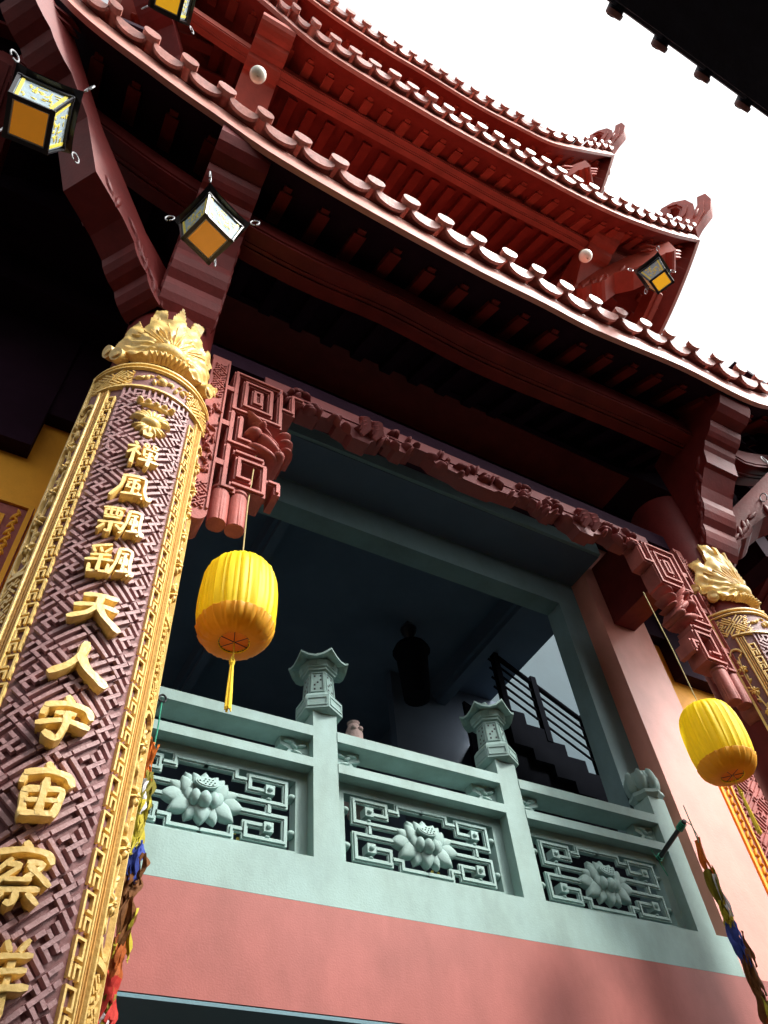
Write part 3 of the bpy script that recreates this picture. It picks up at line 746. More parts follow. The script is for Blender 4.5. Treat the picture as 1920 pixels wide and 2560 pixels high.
# lower tier, straight strut above left column (a = 2.47 - y)
pf=wave((0,6.62),(.24,7.12),2,.03)+[(.3,7.22),(.42,7.36)]+wave((.42,7.36),(.72,7.62),2,.02)+wave((.72,7.64),(.95,7.86),1,.075)+[(.955,7.93),(.9,7.95),(.5,8.0),(0,7.9)]
strut('roof_strut',(.235,2.47),(0,-1),.40,pf)
strut('roof_strut',(5.19,2.47),(0,-1),.40,[(a,z-.12 if a<.5 else z+.0) for a,z in pf])
# diagonal struts to the corners
def diag(org,dr,Lh,z0,z1,wid,m=RED):
    pf=wave((0,z0),(.35,z0+.32),2,.035)+[(.5,z0+.42),(.8,z0+.52),(1.05,lerp(z0,z1,.62)),(1.3,lerp(z0,z1,.78))]+wave((1.3,lerp(z0,z1,.78)),(Lh,z1),2,.03)+[(Lh,z1+.34),(Lh-.4,z1+.16),(Lh*.5,lerp(z0,z1,.5)+.32),(.3,z0+.62),(0,z0+.5)]
    def head(mb,f):
        for k in range(3):
            a=Lh-.02+.035*k; zz=z1+.06+.07*k
            w2=wid*.5+.03*k
            g=lambda s,t,d:f(s,t,d)
            mb.prism([(a-.16-w2,-w2),(a+.10,0),(a-.16-w2,w2),(a-.26-w2,w2),(a-.03,0),(a-.26-w2,-w2)],lambda x,y,d,zz=zz:f(x,zz+d,y),0,.05)
    return strut('roof_strut',org,dr,wid,pf,m,head)
diag((-.02,2.56),(-1.16,-.80),1.85,6.60,8.25,.27)
diag((5.41,2.56),(1.16,-.80),1.85,6.60,8.25,.27)
# middle tier struts
for xx,y_ in ((.22,2.6),(4.98,2.6)):
    pz=b2(xx).z-.26
    strut('roof_strut',(xx,2.6),(0,-1),.38,wave((0,pz-1.15),(.42,pz-.62),3,.03)+[(.5,pz-.5),(.85,pz-.1)]+wave((.88,pz-.08),(1.42,pz+.1),3,.03)+[(1.43,pz+.2),(.95,pz+.2),(0,pz+.0)],MC['upper_red_paint'])
def diag_pts(b_,h_,wid,th):
    B_,H_=Vector(b_),Vector(h_); d=H_-B_; L_=math.hypot(d.x,d.y); z0,z1=B_.z,H_.z
    P_=lambda t,o=0:(L_*t,lerp(z0,z1,t)+o)
    pf=wave(P_(0,-.05),P_(.3,-.08),2,.04)+[P_(.38,-.02),P_(.55,-.10),P_(.7,-.07),P_(.78,-.02)]+wave(P_(.8,0),P_(1,-.02),2,.03)+[P_(1,th*.9),P_(.6,th),P_(.3,th*.8),P_(0,th)]
    def head(mb,f):
        for k in range(3):
            a=L_-.02+.035*k; zz=z1+.0+.09*k; w2=wid*.5+.03*k
            mb.prism([(a-.16-w2,-w2),(a+.10,0),(a-.16-w2,w2),(a-.26-w2,w2),(a-.03,0),(a-.26-w2,-w2)],lambda x,y,d,zz=zz:f(x,zz+d,y),0,.06)
    return strut('roof_strut',B_,(d.x,d.y),wid,pf,MC['upper_red_paint'],head)
diag_pts(at(1440,745,'y',2.15),at(1688,648,'y',1.19),.30,.28)
diag_pts(at(1330,500,'y',1.8),at(1480,440,'y',1.08),.34,.30)
diag((.05,2.75),(-1.2,-1.15),1.95,10.05,11.85,.34)
# top tier struts
for xx in (.22,4.78):
    strut('roof_strut',(xx,2.6),(0,-1),.38,wave((0,13.6),(.6,14.1),3,.03)+[(1.0,14.5)]+wave((1.0,14.7),(1.40,15.0),2,.03)+[(1.43,15.25),(1.2,15.5),(0,15.5)],MC['upper_red_paint'])
diag((.05,2.75),(-1.2,-1.2),1.95,13.6,15.6,.34)

# ---------------------------------------------------------------- balustrade
Bz=empty('balustrade',(2.7,3.78,3.49))
tag(Bz,'pale celadon green balcony balustrade with pierced lotus panels and lantern-topped posts','balustrade')
def B(mb,name,m,smooth=False,parent=None):
    o=mb.build(name,m,None,smooth); o.parent=parent or Bz
    o.matrix_parent_inverse=Matrix.Identity(4) if parent else Matrix.Translation((-2.7,-3.78,-3.49)); return o
mb=MB(); mb.box((.30,3.70,3.489),(4.9,3.9,3.738)); B(mb,'base_beam',GREEN)
posts=[.435,1.852,3.255,4.69]
for i,x in enumerate(posts):
    mb=MB(); mb.box((x-.083,3.70,3.738),(x+.083,3.87,4.71 if i!=3 else 4.74)); B(mb,'post',GREEN)
f=lambda s,t,d:(s,3.785-d,t)
def lotus(cx,cz,parent):
    mb=MB(); g=lambda s,t,d:(s,3.785-d*.72,t)
    D=math.radians
    for an,off,rx,ry,h,lay in ((90,.115,.06,.042,.04,.0),(55,.115,.065,.04,.04,.0),(125,.115,.065,.04,.04,.0),(20,.13,.065,.035,.04,.0),(160,.13,.065,.035,.04,.0),
        (-8,.145,.07,.048,.045,.0),(188,.145,.07,.048,.045,.0),(-38,.125,.085,.052,.05,.005),(218,.125,.085,.052,.05,.005),(-90,.105,.075,.055,.06,.01),(-65,.10,.08,.05,.045,.0),(245,.10,.08,.05,.045,.0)):
        a=D(an); mb.blob(g,cx+off*math.cos(a)*1.18,cz-.01+off*math.sin(a)*.8,rx,ry,a,h*.6,lay,.42,16,5,.04)
    for an,off,rx,ry,h in ((62,.08,.07,.042,.045),(118,.08,.07,.042,.045),(15,.10,.068,.044,.05),(165,.10,.068,.044,.05),(-28,.085,.062,.046,.06),(208,.085,.062,.046,.06)):
        a=D(an); mb.blob(g,cx+off*math.cos(a),cz+.01+off*math.sin(a)*.7,rx,ry,D(90) if an in(65,115) else D(60 if an<90 else 120),h*.62,.015,.35,16,5)
    q=mb
    # seed pod, facing out and slightly up
    pod=lambda s,t,d:(s,3.785-d-(.070-(t-cz)*.30),t)
    q.prism([(cx+.068*math.cos(2*math.pi*k/24),cz+.05+.038*math.sin(2*math.pi*k/24)) for k in range(24)],pod,-.05,.0)
    q.prism([(cx+.058*math.cos(2*math.pi*k/24),cz+.05+.030*math.sin(2*math.pi*k/24)) for k in range(24)],pod,.0,.005)
    for i_ in range(-1,2):
        for j_ in range(-2,3):
            if abs(j_)+abs(i_)<3: q.blob(pod,cx+j_*.021+(i_%2)*.01,cz+.05+i_*.017,.006,.0045,0,.007,.005,0,8,3)
    for sx in (-1,1): q.blob(g,cx+sx*.052,cz-.03,.05,.036,D(90),.062,.025,.25,16,5)
    q.blob(g,cx,cz-.04,.052,.044,D(90),.08,.03,.3,18,6)
    B(mb,'lotus_flower',GREEN,True,parent)
for i in range(3):
    xa,xb=posts[i]+.083,posts[i+1]-.083; x0,x1=xa+.075,xb-.075; z0,z1=3.795,4.225
    mb=MB(); mb.box((xa,3.785,3.738),(x0,3.87,4.29)); mb.box((x1,3.785,3.738),(xb,3.87,4.29)); mb.box((x0,3.785,3.738),(x1,3.87,z0)); mb.box((x0,3.785,z1),(x1,3.87,4.29))
    pn=B(mb,'panel_frame',GREEN)
    mb=MB(); U=(x1-x0)/24; V=(z1-z0)/10.6; X=lambda a:x0+a*U; Z=lambda b:z0+.3*V+b*V
    def strand(pts,mirror=True):
        for mr in ((0,1) if mirror else (0,)):
            q=[(X(24-a) if mr else X(a),Z(b)) for a,b in pts]
            mb.path(q,.034,-.020,.0,f); mb.path(q,.014,.0,.009,f)
    strand([(9,6.0),(1.4,6.0),(1.4,9.5),(6.3,9.5),(6.3,7.6),(4.0,7.6)])
    strand([(9,4.1),(1.4,4.1),(1.4,.5),(6.5,.5),(6.5,2.4),(4.0,2.4)])
    strand([(3.6,5.5),(3.6,4.6)]); strand([(6.8,8.8),(8.1,8.8),(8.1,9.9),(11.9,9.9)]); strand([(7,1.3),(8.2,1.3),(8.2,.1),(11.9,.1)])
    for sx in (0,1):
        for b in (7.8,2.2):
            xx=X(24-3.6) if sx else X(3.6)
            mb.prism([(xx-.028,Z(b)-.028),(xx+.028,Z(b)-.028),(xx+.028,Z(b)+.028),(xx-.028,Z(b)+.028)],f,-.05,.018); mb.blob(f,xx,Z(b),.018,.015,.4,.016,.018)
            mb.blob(f,xx,Z(b)-.05,.018,.01,0,.02,-.01)
        for b in (7.9,2.4):
            xx=X(24-.35) if sx else X(.35); mb.blob(f,xx,Z(b),.03,.022,0,.03,-.03,0,12,4,.03)
    B(mb,'key_lattice',GREEN,False,pn)
    lotus((x0+x1)/2,(z0+z1)/2-.0,pn)
    mb=MB(); mb.box((xa,3.695,4.291),(xb,3.88,4.352)); B(mb,'lower_rail',GREEN)
    mb=MB(); mb.box((xa,3.695,4.508),(xb,3.88,4.580)); B(mb,'handrail',GREEN)
    for sx,xx in ((1,xa),(-1,xb)):
        mb=MB(); h=lambda s,t,d,xx=xx,sx=sx:(xx+sx*s,3.80-d,t)
        mb.prism([(0,4.352),(.11,4.352),(.10,4.38),(.15,4.40),(.13,4.43),(.19,4.45),(.19,4.508),(0,4.508)],h,-.05,.03)
        for a,b,rx,an in ((.04,4.38,.035,.4),(.08,4.41,.04,.2),(.13,4.475,.04,.1),(.05,4.46,.04,-.3),(.10,4.45,.03,.5)): mb.blob(h,a,b,rx,.014,an,.02,.03,.3)
        B(mb,'cloud_bracket',GREEN,True)
# post-top lanterns
def post_lantern(x,y,z):
    def hexl(mb,prof,rot=R(90)):
        vs=[];fs=[];n=6
        for r,zz in prof:
            for k in range(n): th=rot+2*math.pi*k/n; vs.append((x+.92*r*math.cos(th),y+.92*r*math.sin(th),z+zz))
        for i in range(len(prof)-1):
            for k in range(n): fs.append((i*n+k,i*n+(k+1)%n,(i+1)*n+(k+1)%n,(i+1)*n+k))
        fs.append(tuple(range(n))[::-1]); fs.append(tuple(range(len(prof)*n-n,len(prof)*n))); mb.add(vs,fs)
    mb=MB(); hexl(mb,[(.125,-.015),(.165,0),(.165,.10),(.14,.13),(.118,.135),(.104,.33),(.125,.335),(.125,.35),(.14,.355),(.14,.37)])
    body=mb
    for k in range(6):
        a0=R(90)+2*math.pi*k/6; a1=a0+math.pi/3; am=(a0+a1)/2; nx,ny=math.cos(am),math.sin(am); tx,ty=-ny,nx
        def g(s,t,d,ap):
            return (x+nx*(ap+d)+tx*s,y+ny*(ap+d)+ty*s,z+t)
        ap=.165*.92*math.cos(math.pi/6); 
        body.path([(-.062,.022),(.062,.022),(.062,.078),(-.062,.078)],.007,-.001,.005,lambda s,t,d:g(s,t,d,ap),9,True)
        ap2=lambda t:.92*(.118+(t-.135)*(.104-.118)/.195)*math.cos(math.pi/6)
        h=lambda s,t,d:g(s,t,d,ap2(t))
        body.path([(-.042,.155),(.042,.155),(.038,.315),(-.038,.315)],.007,-.001,.006,h,9,True)
    ro=B(body,'post_lantern',GREEN)
    mb=MB()
    for k in range(6):
        a0=R(90)+2*math.pi*k/6; am=a0+math.pi/6; nx,ny=math.cos(am),math.sin(am); tx,ty=-ny,nx
        def h2(s,t,d):
            ap=.92*(.118+(t-.135)*(.104-.118)/.195)*math.cos(math.pi/6); return (x+nx*(ap+d)+tx*s,y+ny*(ap+d)+ty*s,z+t)
        for s,t in ((-.02,.18),(.02,.18),(-.02,.215),(0,.235),(.02,.255),(-.02,.29),(.02,.29)):
            mb.prism([(s-.006,t-.007),(s+.006,t-.007),(s+.006,t+.007),(s-.006,t+.007)],h2,-.002,.0015)
    B(mb,'lantern_holes',BLK,False,ro)
    # upturned hexagonal roof
    mb=MB(); vs=[];fs=[]; NS=4; M=6; ring=6*NS
    for lay in (0,1):
        for j in range(M+1):
            t=j/M
            for k in range(ring):
                th=R(90)+2*math.pi*k/ring; ph=(k%NS)/NS; cornerness=abs(ph-.5)*2; 
                rad=.195*t*(1-.10*(1-cornerness**2)) +.012
                zz=.52-.125*t**.62+.055*(t**3)*cornerness**2 - (0 if lay==0 else .016+.012*(1-t))
                vs.append((x+rad*math.cos(th),y+rad*math.sin(th),z+zz))
    Lr=(M+1)*ring
    for lay in (0,1):
        for j in range(M):
            for k in range(ring):
                q=(lay*Lr+j*ring+k,lay*Lr+j*ring+(k+1)%ring,lay*Lr+(j+1)*ring+(k+1)%ring,lay*Lr+(j+1)*ring+k); fs.append(q)
    for k in range(ring): fs.append((M*ring+k,M*ring+(k+1)%ring,Lr+M*ring+(k+1)%ring,Lr+M*ring+k))
    fs.append(tuple(range(ring)))
    mb.add(vs,fs); mb.lathe([(.12,.365),(.135,.40),(.10,.42)],12,(x,y,z)); mb.lathe([(.02,.51),(.028,.53),(.018,.55),(.003,.56)],12,(x,y,z))
    B(mb,'lantern_roof',GREEN,False,ro)
for x in posts[:3]: post_lantern(x,3.785,4.71)
# lotus bud finial on the last post
mb=MB(); x,y,z=posts[3],3.79,4.74
mb.lathe([(.10,0),(.13,.03),(.125,.06),(.07,.075)],24,(x,y,z),lambda th,i:1+.07*math.cos(th*8))
mb.lathe([(.07,.07),(.115,.11),(.125,.17),(.10,.23),(.05,.26),(.0001,.265)],24,(x,y,z),cap=False)
for k in range(7):
    a=2*math.pi*k/7+.3; nx,ny=math.cos(a),math.sin(a)
    h=lambda s,t,d,nx=nx,ny=ny:(x+nx*(.095+d)-ny*s,y+ny*(.095+d)+nx*s,z+t)
    mb.blob(h,0,.16,.10,.055,math.pi/2,.045,0,.35,12,4)
B(mb,'lotus_bud',GREEN,True)

# ---------------------------------------------------------------- silk lanterns
def silk_lantern():
    root=empty('silk_lantern'); rnd=random.Random(2); n=144
    ph=[rnd.random()*6 for _ in range(4)]
    def rf(th,i): return 1+.012*math.sin(34*th+ph[0]+1.1*math.sin(3*th)+.10*i)+.011*math.sin(19*th+ph[1]-.16*i)+.008*math.sin(57*th+ph[2]+.2*i)+.006*math.sin(5*th+i)
    prof=[(.085,.30),(.13,.298),(.168,.28),(.197,.235),(.212,.17),(.219,.08),(.22,0),(.218,-.08),(.208,-.16),(.19,-.215),(.163,-.25),(.125,-.268),(.085,-.272),(.07,-.262)]
    mb=MB(); mb.lathe(prof,n,(0,0,0),rf,cap=False); mb.build('silk_shade',SILK,root,True)
    mb=MB(); mb.lathe([(.2115,-.165),(.2125,-.17),(.194,-.217),(.167,-.254),(.128,-.274),(.085,-.2755)],n,(0,0,0),rf,cap=False)
    mb.build('pleat_band',mat('orange_band_silk',(.80,.40,.02),.5,.05,12,.1,90,.3,trans=.3),root,True)
    mb=MB(); mb.lathe([(.001,-.262),(.082,-.262),(.082,-.266),(.001,-.266)],24,cap=False); mb.build('bottom_disc',mat('orange_silk',(.85,.38,.03),.6,.05,10,.1,60,trans=.4),root)
    mb=MB()
    for k in range(3):
        a=math.pi*k/3+.2; mb.tube([(-.08*math.cos(a),-.08*math.sin(a),-.268-.002*k),(.08*math.cos(a),.08*math.sin(a),-.268-.002*k)],.0022,6)
    for r,z in ((.085,.30),(.082,-.266)): mb.tube([(r*math.cos(2*math.pi*k/24),r*math.sin(2*math.pi*k/24),z) for k in range(25)],.004,6)
    mb.build('wire_frame',BLK,root)
    mb=MB(); mb.tube([(0,0,.28),(0,.0,.9),(.03,.0,1.62)],.0046,6); mb.build('hanging_cord',mat('twine',(.45,.36,.16),.8,.1,20,.1,60),root)
    mb=MB(); mb.tube([(0,0,-.26),(.004,0,-.36),(-.003,0,-.40)],.004,6)
    for k in range(5):
        mb.tube([(0,0,-.36),(.014*math.cos(k*1.3),.012*math.sin(k*1.3),-.40),(.0,0,-.43)],.004,6)
    mb.tube([(0,0,-.40),(0,0,-.415),(0,0,-.43)],[.008,.016,.010],10)
    for k in range(22):
        a=rnd.random()*6.28; r=.014*math.sqrt(rnd.random()); mb.tube([(r*.5*math.cos(a),r*.5*math.sin(a),-.43),(r*math.cos(a),r*math.sin(a),-.60),(r*1.15*math.cos(a),r*1.15*math.sin(a),-.72+.03*rnd.random())],.0038,5)
    mb.build('tassel',SILKD,root)
    return root
l1=silk_lantern(); l1.location=tuple(at(594,1515,'y',2.62)); 
l2=copy_tree(l1); l2.location=tuple(at(1793,1858,'y',2.62)); l2.rotation_euler.z=1.1
l1.scale=l2.scale=(.86,.86,.86)
tag(l1,'yellow pleated silk lantern with tassel hanging beside the near carved column','lantern','yellow silk lanterns under the porch beam')
tag(l2,'yellow pleated silk lantern with tassel hanging in front of the far pier','lantern','yellow silk lanterns under the porch beam')

# ---------------------------------------------------------------- square corner lanterns
def box_lantern(bright=False):
    root=empty('box_lantern'); a=.13; b=.168; h=.33    # bottom half width, top half width, height
    # origin: centre of the top plate
    def fc(k):
        c,s_=[(1,0),(0,1),(-1,0),(0,-1)][k]
        return lambda s,t,d:( (lerp(b,a,-t/h)+d)*c - s*s_, (lerp(b,a,-t/h)+d)*s_ + s*c, t)
    fr=MB()
    for k in range(4):
        f=fc(k)
        fr.path([(-a-.003,-h),(a+.003,-h)],.014,-.02,.008,f); fr.path([(-b,-.02),(b,-.02)],.02,-.02,.008,f)
        fr.strip((b-.0,-.03),(a,-h+.01),.010,-.012,.010,f)
    # top plate with flared corners
    N=6; vs=[];fs=[]
    for lay in (0,1):
        for i in range(N+1):
            for j in range(N+1):
                x=(i/N*2-1); y=(j/N*2-1); e=max(abs(x),abs(y)); cn=(abs(x)*abs(y))**2
                vs.append((x*.208,y*.208,.02+.06*cn-.02*e+(.012 if lay else 0)))
    for lay in (0,1):
        for i in range(N):
            for j in range(N): o=lay*(N+1)**2; fs.append((o+i*(N+1)+j,o+(i+1)*(N+1)+j,o+(i+1)*(N+1)+j+1,o+i*(N+1)+j+1))
    fr.add(vs,fs); fr.add([(-.2,-.2,.055),(.2,-.2,.055),(.2,.2,.055),(-.2,.2,.055),(0,0,.17)],[(0,1,4),(1,2,4),(2,3,4),(3,0,4)])
    fr.tube([(0,0,.15),(0,0,.30)],.012,8)
    # inner bottom rim
    fr.build('frame',BLK,root)
    pn=MB(); gd=MB(); rnd=random.Random(8)
    for k in range(4):
        f=fc(k)
        pn.prism([(-b+.014,-.035),(b-.014,-.035),(a-.01,-h+.018),(-a+.01,-h+.018)],f,-.012,-.006)
        for sx in (-1,1): gd.strip((sx*(b-.036),-.037),(sx*(a-.03),-h+.02),.02,-.006,-.001,f)
        for q in range(26):
            s=rnd.uniform(-.09,.09); t=rnd.uniform(-h+.05,-.06)
            if rnd.random()<.5: gd.blob(f,s,t,rnd.uniform(.012,.026),.012,rnd.random()*3,.004,-.006,0,8,2)
            else: 
                L=rnd.uniform(.02,.07); gd.strip((s,t),(s+L*(q%2),t+L*((q+1)%2)),.008,-.006,-.003,f)
    pn.build('side_panel',LPAN,root); gd.build('panel_tracery',mat('tracery_yellow',(.75,.62,.08),.5,.1,20,.1,60),root)
    rim=MB(); f=lambda s,t,d:(s,t,-h+.006-d)
    rim.path([(-a+.022,-a+.022),(a-.022,-a+.022),(a-.022,a-.022),(-a+.022,a-.022)],.012,-.004,.006,f,9,True); rim.build('bottom_rim',mat('pale_rim',(.5,.55,.55),.5),root)
    am=MB(); am.box((-a+.030,-a+.030,-h+.004),(a-.030,a-.030,-h+.012)); am.build('amber_pane',AMB2 if bright else AMB,root)
    bl=MB(); bl.box((-a+.004,-a+.004,-h+.016),(a-.004,a-.004,-h+.03)); bl.build('bottom_plate',BLK,root)
    for sx in (-1,1):
        for sy in (-1,1):
            hk=MB(); c=Vector((sx*.208,sy*.208,.06)); d=Vector((sx,sy,0)).normalized(); pts=[]
            for k in range(13):
                th=2*math.pi*k/13*1.0-1.2; pts.append(c+d*(.035+.035*math.cos(th))+Vector((0,0,.012+.05*math.sin(th)+.02)))
            hk.tube(pts,.006,6); hk.build('corner_hook',WHT,root)
    return root
bl0=box_lantern()
specs=[((524,578),('y',1.78),R(21),'black box lantern with blue and yellow panels, hanging just above the near column',False,.80),
       ((92,292),('y',1.62),R(-4),'black box lantern with pale tracery panels under the near roof corner at upper left',False,.86),
       ((1646,695),('y',1.0),R(20),'small yellow-panelled box lantern under the middle roof right corner',True,.62),
       ((428,-10),('y',.98),R(-4),'small box lantern cut off by the top edge, under the middle roof left corner',True,.72),
       ((2000,1215),('y',1.75),R(45),'box lantern with gold tracery cut off by the right edge under the lower roof corner',False,1.0)]
bl1=None
for i,((u,v),(ax,val),rz,lab,br,scl) in enumerate(specs):
    if i==0: o=bl0
    elif br: 
        if bl1 is None: bl1=box_lantern(True); o=bl1
        else: o=copy_tree(bl1)
    else: o=copy_tree(bl0)
    p=at(u,v,ax,val); o.location=(p.x,p.y,p.z+.12); o.rotation_euler=(0,0,rz); o.scale=(scl,)*3
    tag(o,lab,'lantern','box lanterns hanging from the eaves')
# ---------------------------------------------------------------- globe lamps
def globe_lamp():
    root=empty('globe_lamp'); mb=MB(); mb.lathe([(.085*math.sin(math.pi*k/16)+.0001,-.085*math.cos(math.pi*k/16)) for k in range(17)],24,(0,0,0),cap=False); mb.build('globe',GLOBE,root,True)
    mb=MB(); mb.lathe([(.035,.07),(.042,.085),(.042,.12),(.02,.13)],16); mb.lathe([(.008,-.093),(.009,-.084),(.0001,-.082)],10,cap=False); mb.build('lamp_socket',mat('brass',(.30,.2,.06),.4,metal=.6),root,True); return root
g1=globe_lamp(); g1.location=tuple(at(645,187,'y',1.18)); g1.scale=(.74,)*3
g2=copy_tree(g1); g2.location=tuple(at(1464,640,'y',1.35)); g2.scale=(.82,)*3
tag(g1,'round white globe lamp on the wide strut at upper left of the middle roof','lamp','globe lamps under the middle roof')
tag(g2,'round white globe lamp on the strut near the right corner of the middle roof','lamp','globe lamps under the middle roof')
# ---------------------------------------------------------------- cloth garlands
def garland(x,y,ztop,zbot,seed):
    root=empty('cloth_garland',(x,y,ztop)); rnd=random.Random(seed)
    cols=[('orange_cloth',(.60,.15,.02)),('olive_cloth',(.20,.17,.015)),('yellow_cloth',(.50,.42,.04)),('blue_cloth',(.05,.08,.35)),('brown_cloth',(.18,.07,.02)),('brown_cloth',(.18,.07,.02)),('rust_cloth',(.4,.1,.02)),('red_cloth',(.5,.04,.03)),('white_cloth',(.7,.7,.72)),('brown_cloth',(.18,.07,.02)),('violet_cloth',(.08,.06,.35)),('white_cloth',(.7,.7,.72)),('olive_cloth',(.20,.17,.015))]
    z=0; k=0
    def rib(mb,x0,y0,z0,L,wd):
        n=9; a=rnd.random()*6; tw=rnd.uniform(-1.2,1.2); vs=[];fs=[]
        for i in range(n+1):
            t=i/n; an=a+tw*t; ww=wd*(math.sin(math.pi*min(1,t*1.05+.08))**.5+.1); cx=x0+.010*math.sin(t*7+a); cy=y0+.010*math.cos(t*6+a)
            for q in (-1,-.35,.35,1):
                vs.append((cx+q*ww*math.cos(an)+.006*math.sin(q*5+t*9),cy+q*ww*math.sin(an)+.008*math.cos(q*7),z0-L*t-.01*q*math.sin(a)))
        for i in range(n):
            for q in range(3): fs.append((i*4+q,i*4+q+1,i*4+5+q,i*4+4+q))
        mb.add(vs,fs)
    while ztop+z>zbot:
        nm,c=cols[k%len(cols)]; L=rnd.uniform(.16,.28)*(1.25 if k<2 else 1)
        mb=MB()
        for q in range(6 if k else 3): rib(mb,rnd.uniform(-.022,.022),rnd.uniform(-.02,.02),z+.03*rnd.random(),L,rnd.uniform(.016,.034))
        m=mat(nm,c,.7,.25,25,.3,60,.2,trans=.2); mb.build('cloth_bunch',m,root,True)
        if k%2:
            mb=MB(); nm2,c2=cols[(k*5+3)%len(cols)]
            for q in range(2): rib(mb,rnd.uniform(-.05,.05),rnd.uniform(-.03,.0),z-.05,L*.8,.014)
            mb.build('cloth_bunch',mat(nm2,c2,.7,.25,25,.3,60,.2,trans=.2),root,True)
        z-=L*.72; k+=1
    mb=MB(); mb.tube([(0,0,.28),(.004,0,.1),(0,0,-.05)],.004,6); mb.build('hanging_cord',GSTR,root)
    return root
gl=garland(.775,3.52,4.06,1.5,4); gr=garland(4.60,3.42,4.22,1.5,9)
tag(gl,'long garland of coloured cloth scraps hanging beside the near carved column','garland','cloth garlands hanging from the balcony')
tag(gr,'long garland of coloured cloth scraps hanging from a black pipe by the far pier','garland','cloth garlands hanging from the balcony')
# black pipe and its green cord, and the hook of the near garland
pa=at(1645,2150,'y',3.72); pb=at(1712,2052,'y',3.35)
root=empty('hanging_pipe',tuple(pb)); tag(root,'black pipe tied with green cord, sticking out from the balustrade end post','pipe')
mb=MB(); d=pa-pb; mb.tube([(0,0,0),tuple(d)],.017,12); mb.build('pipe',BLK,root,True)
mb=MB()
for k in range(5):
    c=d*(.06+.035*k); mb.tube([tuple(c+Vector((.023*math.cos(t),.02*math.sin(t)*.3,.023*math.sin(t)))) for t in [j*.7+k for j in range(10)]],.0045,5)
for k in range(2):
    c=d*(.9+.05*k); mb.tube([tuple(c+Vector((.022*math.cos(t),0,.022*math.sin(t)))) for t in [j*.7+k for j in range(10)]],.004,5)
mb.tube([(0,0,0),(.05,.0,-.02),(.07,0,-.09),(.05,0,-.15)],.003,5); mb.tube([tuple(d),(d.x-.06,d.y,d.z+.13)],.003,5); mb.tube([tuple(d),(d.x+.02,d.y-.02,d.z-.12)],.004,5)
mb.build('green_cord',GSTR,root)
ph=at(378,1752,'y',3.52)
root=empty('wall_hook',(.775,3.52,4.36)); tag(root,'small black ring hook holding the near garland by the first rail','hook')
mb=MB(); mb.tube([(.02*math.cos(t),0,.025*math.sin(t)) for t in [j*.55 for j in range(12)]],.006,6); mb.tube([(0,.02,0),(0,.36,.03)],.008,6); mb.build('ring',BLK,root)
# clay pot on the handrail
root=empty('clay_figure',tuple(at(886,1862,'y',3.95))); tag(root,'small clay owl-shaped jar on the handrail beside the first lantern post','jar')
mb=MB(); mb.lathe([(.062,-.1),(.066,0),(.062,.08),(.045,.13),(.038,.15),(.045,.17),(.03,.178),(.0001,.17)],20,cap=True)
for sg in (-1,1): mb.blob(lambda s,t,d:(s,-.05-d,t),sg*.025,.10,.02,.02,0,.02); mb.blob(lambda s,t,d,sg=sg:(sg*(.055+d),s,t),0,.03,.03,.05,0,.02)
mb.build('jar_body',CLAY,root,True)
# flower pots behind the balustrade
def flower_pot(x,y,z,lab,n=26,sp=.16):
    root=empty('potted_flowers',(x,y,z)); tag(root,lab,'plant','potted flowers behind the balustrade')
    mb=MB(); mb.lathe([(.07,-.18),(.10,-.02),(.11,0),(.09,0)],16); mb.build('pot',CLAY,root,True)
    rnd=random.Random(int(x*100)); lf=MB(); fl=MB()
    for k in range(n*3):
        p=Vector((rnd.uniform(-sp,sp),rnd.uniform(-.06,.06),rnd.uniform(-.02,.09))); a=rnd.random()*6; L=rnd.uniform(.015,.035)
        d=Vector((math.cos(a),math.sin(a)*.5,rnd.uniform(.0,.8)))*L; q=Vector((-math.sin(a),math.cos(a),0))*.009
        lf.add([p,p+d*.5+q,p+d,p+d*.5-q],[(0,1,2,3)])
        if k%3==0:
            c=p+d
            for j in range(5):
                b=j*1.2566; fl.add([c,c+Vector((math.cos(b),-.3,math.sin(b)))*.012,c+Vector((math.cos(b+.9),-.3,math.sin(b+.9)))*.012],[(0,1,2)])
    lf.build('leaves',LEAF,root); fl.build('blossoms',FLOW,root)
flower_pot(2.22,3.99,4.40,'small pot of yellow flowers between the rails right of the first lantern post')
flower_pot(1.32,3.99,3.83,'pot of yellow flowers seen through the near lotus panel')
flower_pot(2.72,3.99,3.83,'pot of green leaves seen through the middle lotus panel')
# ---------------------------------------------------------------- interior: hanging lamp, stair
p=at(1035,1680,'y',6.2)
root=empty('dark_lantern',tuple(p)); tag(root,'dark cylindrical lantern hanging inside the shadowy room','lantern')
mb=MB(); mb.lathe([(.12,-.42),(.16,-.4),(.2,.25),(.24,.32),(.2,.4),(.05,.5)],18); mb.build('lantern_body',MATB,root,True)
mb=MB(); mb.lathe([(.02,.5),(.09,.62),(.11,.7),(.06,.78)],12); mb.build('knob',BLK,root,True)
mb=MB(); mb.tube([(0,0,.7),(0,0,1.6)],.01,6); mb.build('rod',BLK,root)
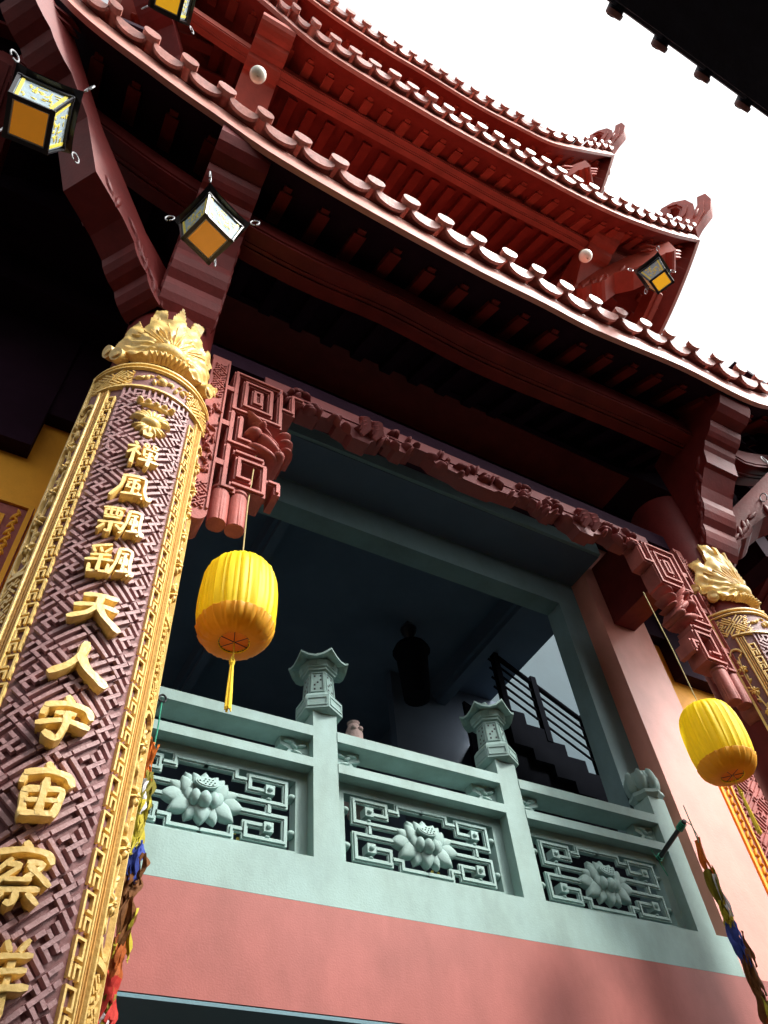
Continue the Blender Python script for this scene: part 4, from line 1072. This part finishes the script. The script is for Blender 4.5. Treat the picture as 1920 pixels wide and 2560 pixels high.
# stair flight against the pale stair wall
S0=at(1250,1730,'y',6.3); S1=at(1600,2010,'y',6.3)
ST=empty('staircase',(S1.x,6.3,3.49)); tag(ST,'dark staircase with black railing rising inside the balcony room','staircase')
def SB(mb,name,m):
    o=mb.build(name,m,None); o.parent=ST; o.matrix_parent_inverse=Matrix.Translation((-S1.x,-6.3,-3.49)); return o
mb=MB(); n=9
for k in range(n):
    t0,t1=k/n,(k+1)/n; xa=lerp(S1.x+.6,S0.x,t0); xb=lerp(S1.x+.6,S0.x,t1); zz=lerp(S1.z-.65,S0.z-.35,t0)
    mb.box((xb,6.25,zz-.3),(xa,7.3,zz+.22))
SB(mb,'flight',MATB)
mb=MB(); mb.prism([(S1.x+.9,3.5),(S1.x+.9,S1.z-.7),(S0.x-.6,S0.z-.30),(S0.x-.6,3.5)],lambda a,b,d:(a,6.33+d,b),0,.05); SB(mb,'stringer',MATB)
sl_=(S0.z-S1.z+.2)/(S0.x-S1.x-.6)
for off in (.95,.78,.62,.46,.30):
    mb=MB(); mb.tube([(S1.x+.5,6.28,S1.z-.45+off),(S0.x-.1,6.28,S1.z-.45+off+sl_*(S0.x-S1.x-.6))],.035 if off==.95 else .016,8); SB(mb,'rail',MATB)
for t in (.12,.42,.72,.95):
    x=lerp(S1.x+.5,S0.x-.1,t); zz=S1.z-.45+sl_*(x-S1.x-.5)
    mb=MB(); mb.box((x-.045,6.24,zz+.0),(x+.045,6.32,zz+1.05)); SB(mb,'newel',MATB)
# ---------------------------------------------------------------- neighbouring roof overhead
NR=empty('neighbour_roof',(4,-1.5,8)); tag(NR,'dark tiled eave of the neighbouring building overhead at upper right','roof')
def NB(mb,name,m,s=False):
    o=mb.build(name,m,None,s); o.parent=NR; o.matrix_parent_inverse=Matrix.Translation((-4,1.5,-8)); return o
xs=[1.15,5.2]
mb=MB(); mb.hexa([(xs[0],-.32,6.0),(xs[1],-.32,6.0),(xs[1],-2.6,7.1),(xs[0],-2.6,7.1),(xs[0],-.32,6.10),(xs[1],-.32,6.10),(xs[1],-2.6,7.25),(xs[0],-2.6,7.25)]); NB(mb,'roof_deck',TILE)
mb=MB(); x=xs[0]+.10
while x<xs[1]:
    mb.tube([(x,-.28,6.11),(x,-2.6,7.28)],.045,10)
    mb.prism([(.135*math.cos(math.pi-math.pi*i/8)+x+.15,-.05*math.sin(math.pi*i/8)+6.09) for i in range(9)]+[(.135*math.cos(math.pi*i/8)+x+.15,6.12) for i in range(9)],lambda a,b,d:(a,-.325+d,b),-.02,.02)
    x+=.30
NB(mb,'roof_tiles',TILE,True)
mb=MB(); x=xs[0]+.10
while x<xs[1]:
    mb.lathe([(.001,0),(.045,0),(.048,.01),(.045,.025),(.001,.025)],14,(0,0,0),cap=False); nV=14*5
    for i in range(len(mb.v)-nV,len(mb.v)):
        a,b,c=mb.v[i]; mb.v[i]=(x+a,-.29+c,6.10+b)
    x+=.30
NB(mb,'tile_caps',mat('dusty_red_tile',(.22,.09,.08),.6,.2),True)
mb=MB(); mb.box((xs[0]+.2,-2.9,0),(xs[1],-2.6,7.1)); NB(mb,'wall',mat('grey_brown_wall',(.14,.11,.10),.9,.1,2))

cw=MB(); cw.box((-9,-4.9,0),(13,-4.6,7.5)); cw.box((-9,-4.95,7.5),(13,-4.5,7.62))  # unseen wall added to cut horizon light and bounce under the eaves
tag(cw.build('sky_blocker_wall',mat('grey_brown_wall',(.14,.11,.10),.9,.1,2)),'tall plain unseen wall added behind the viewer to block low sky light','wall')
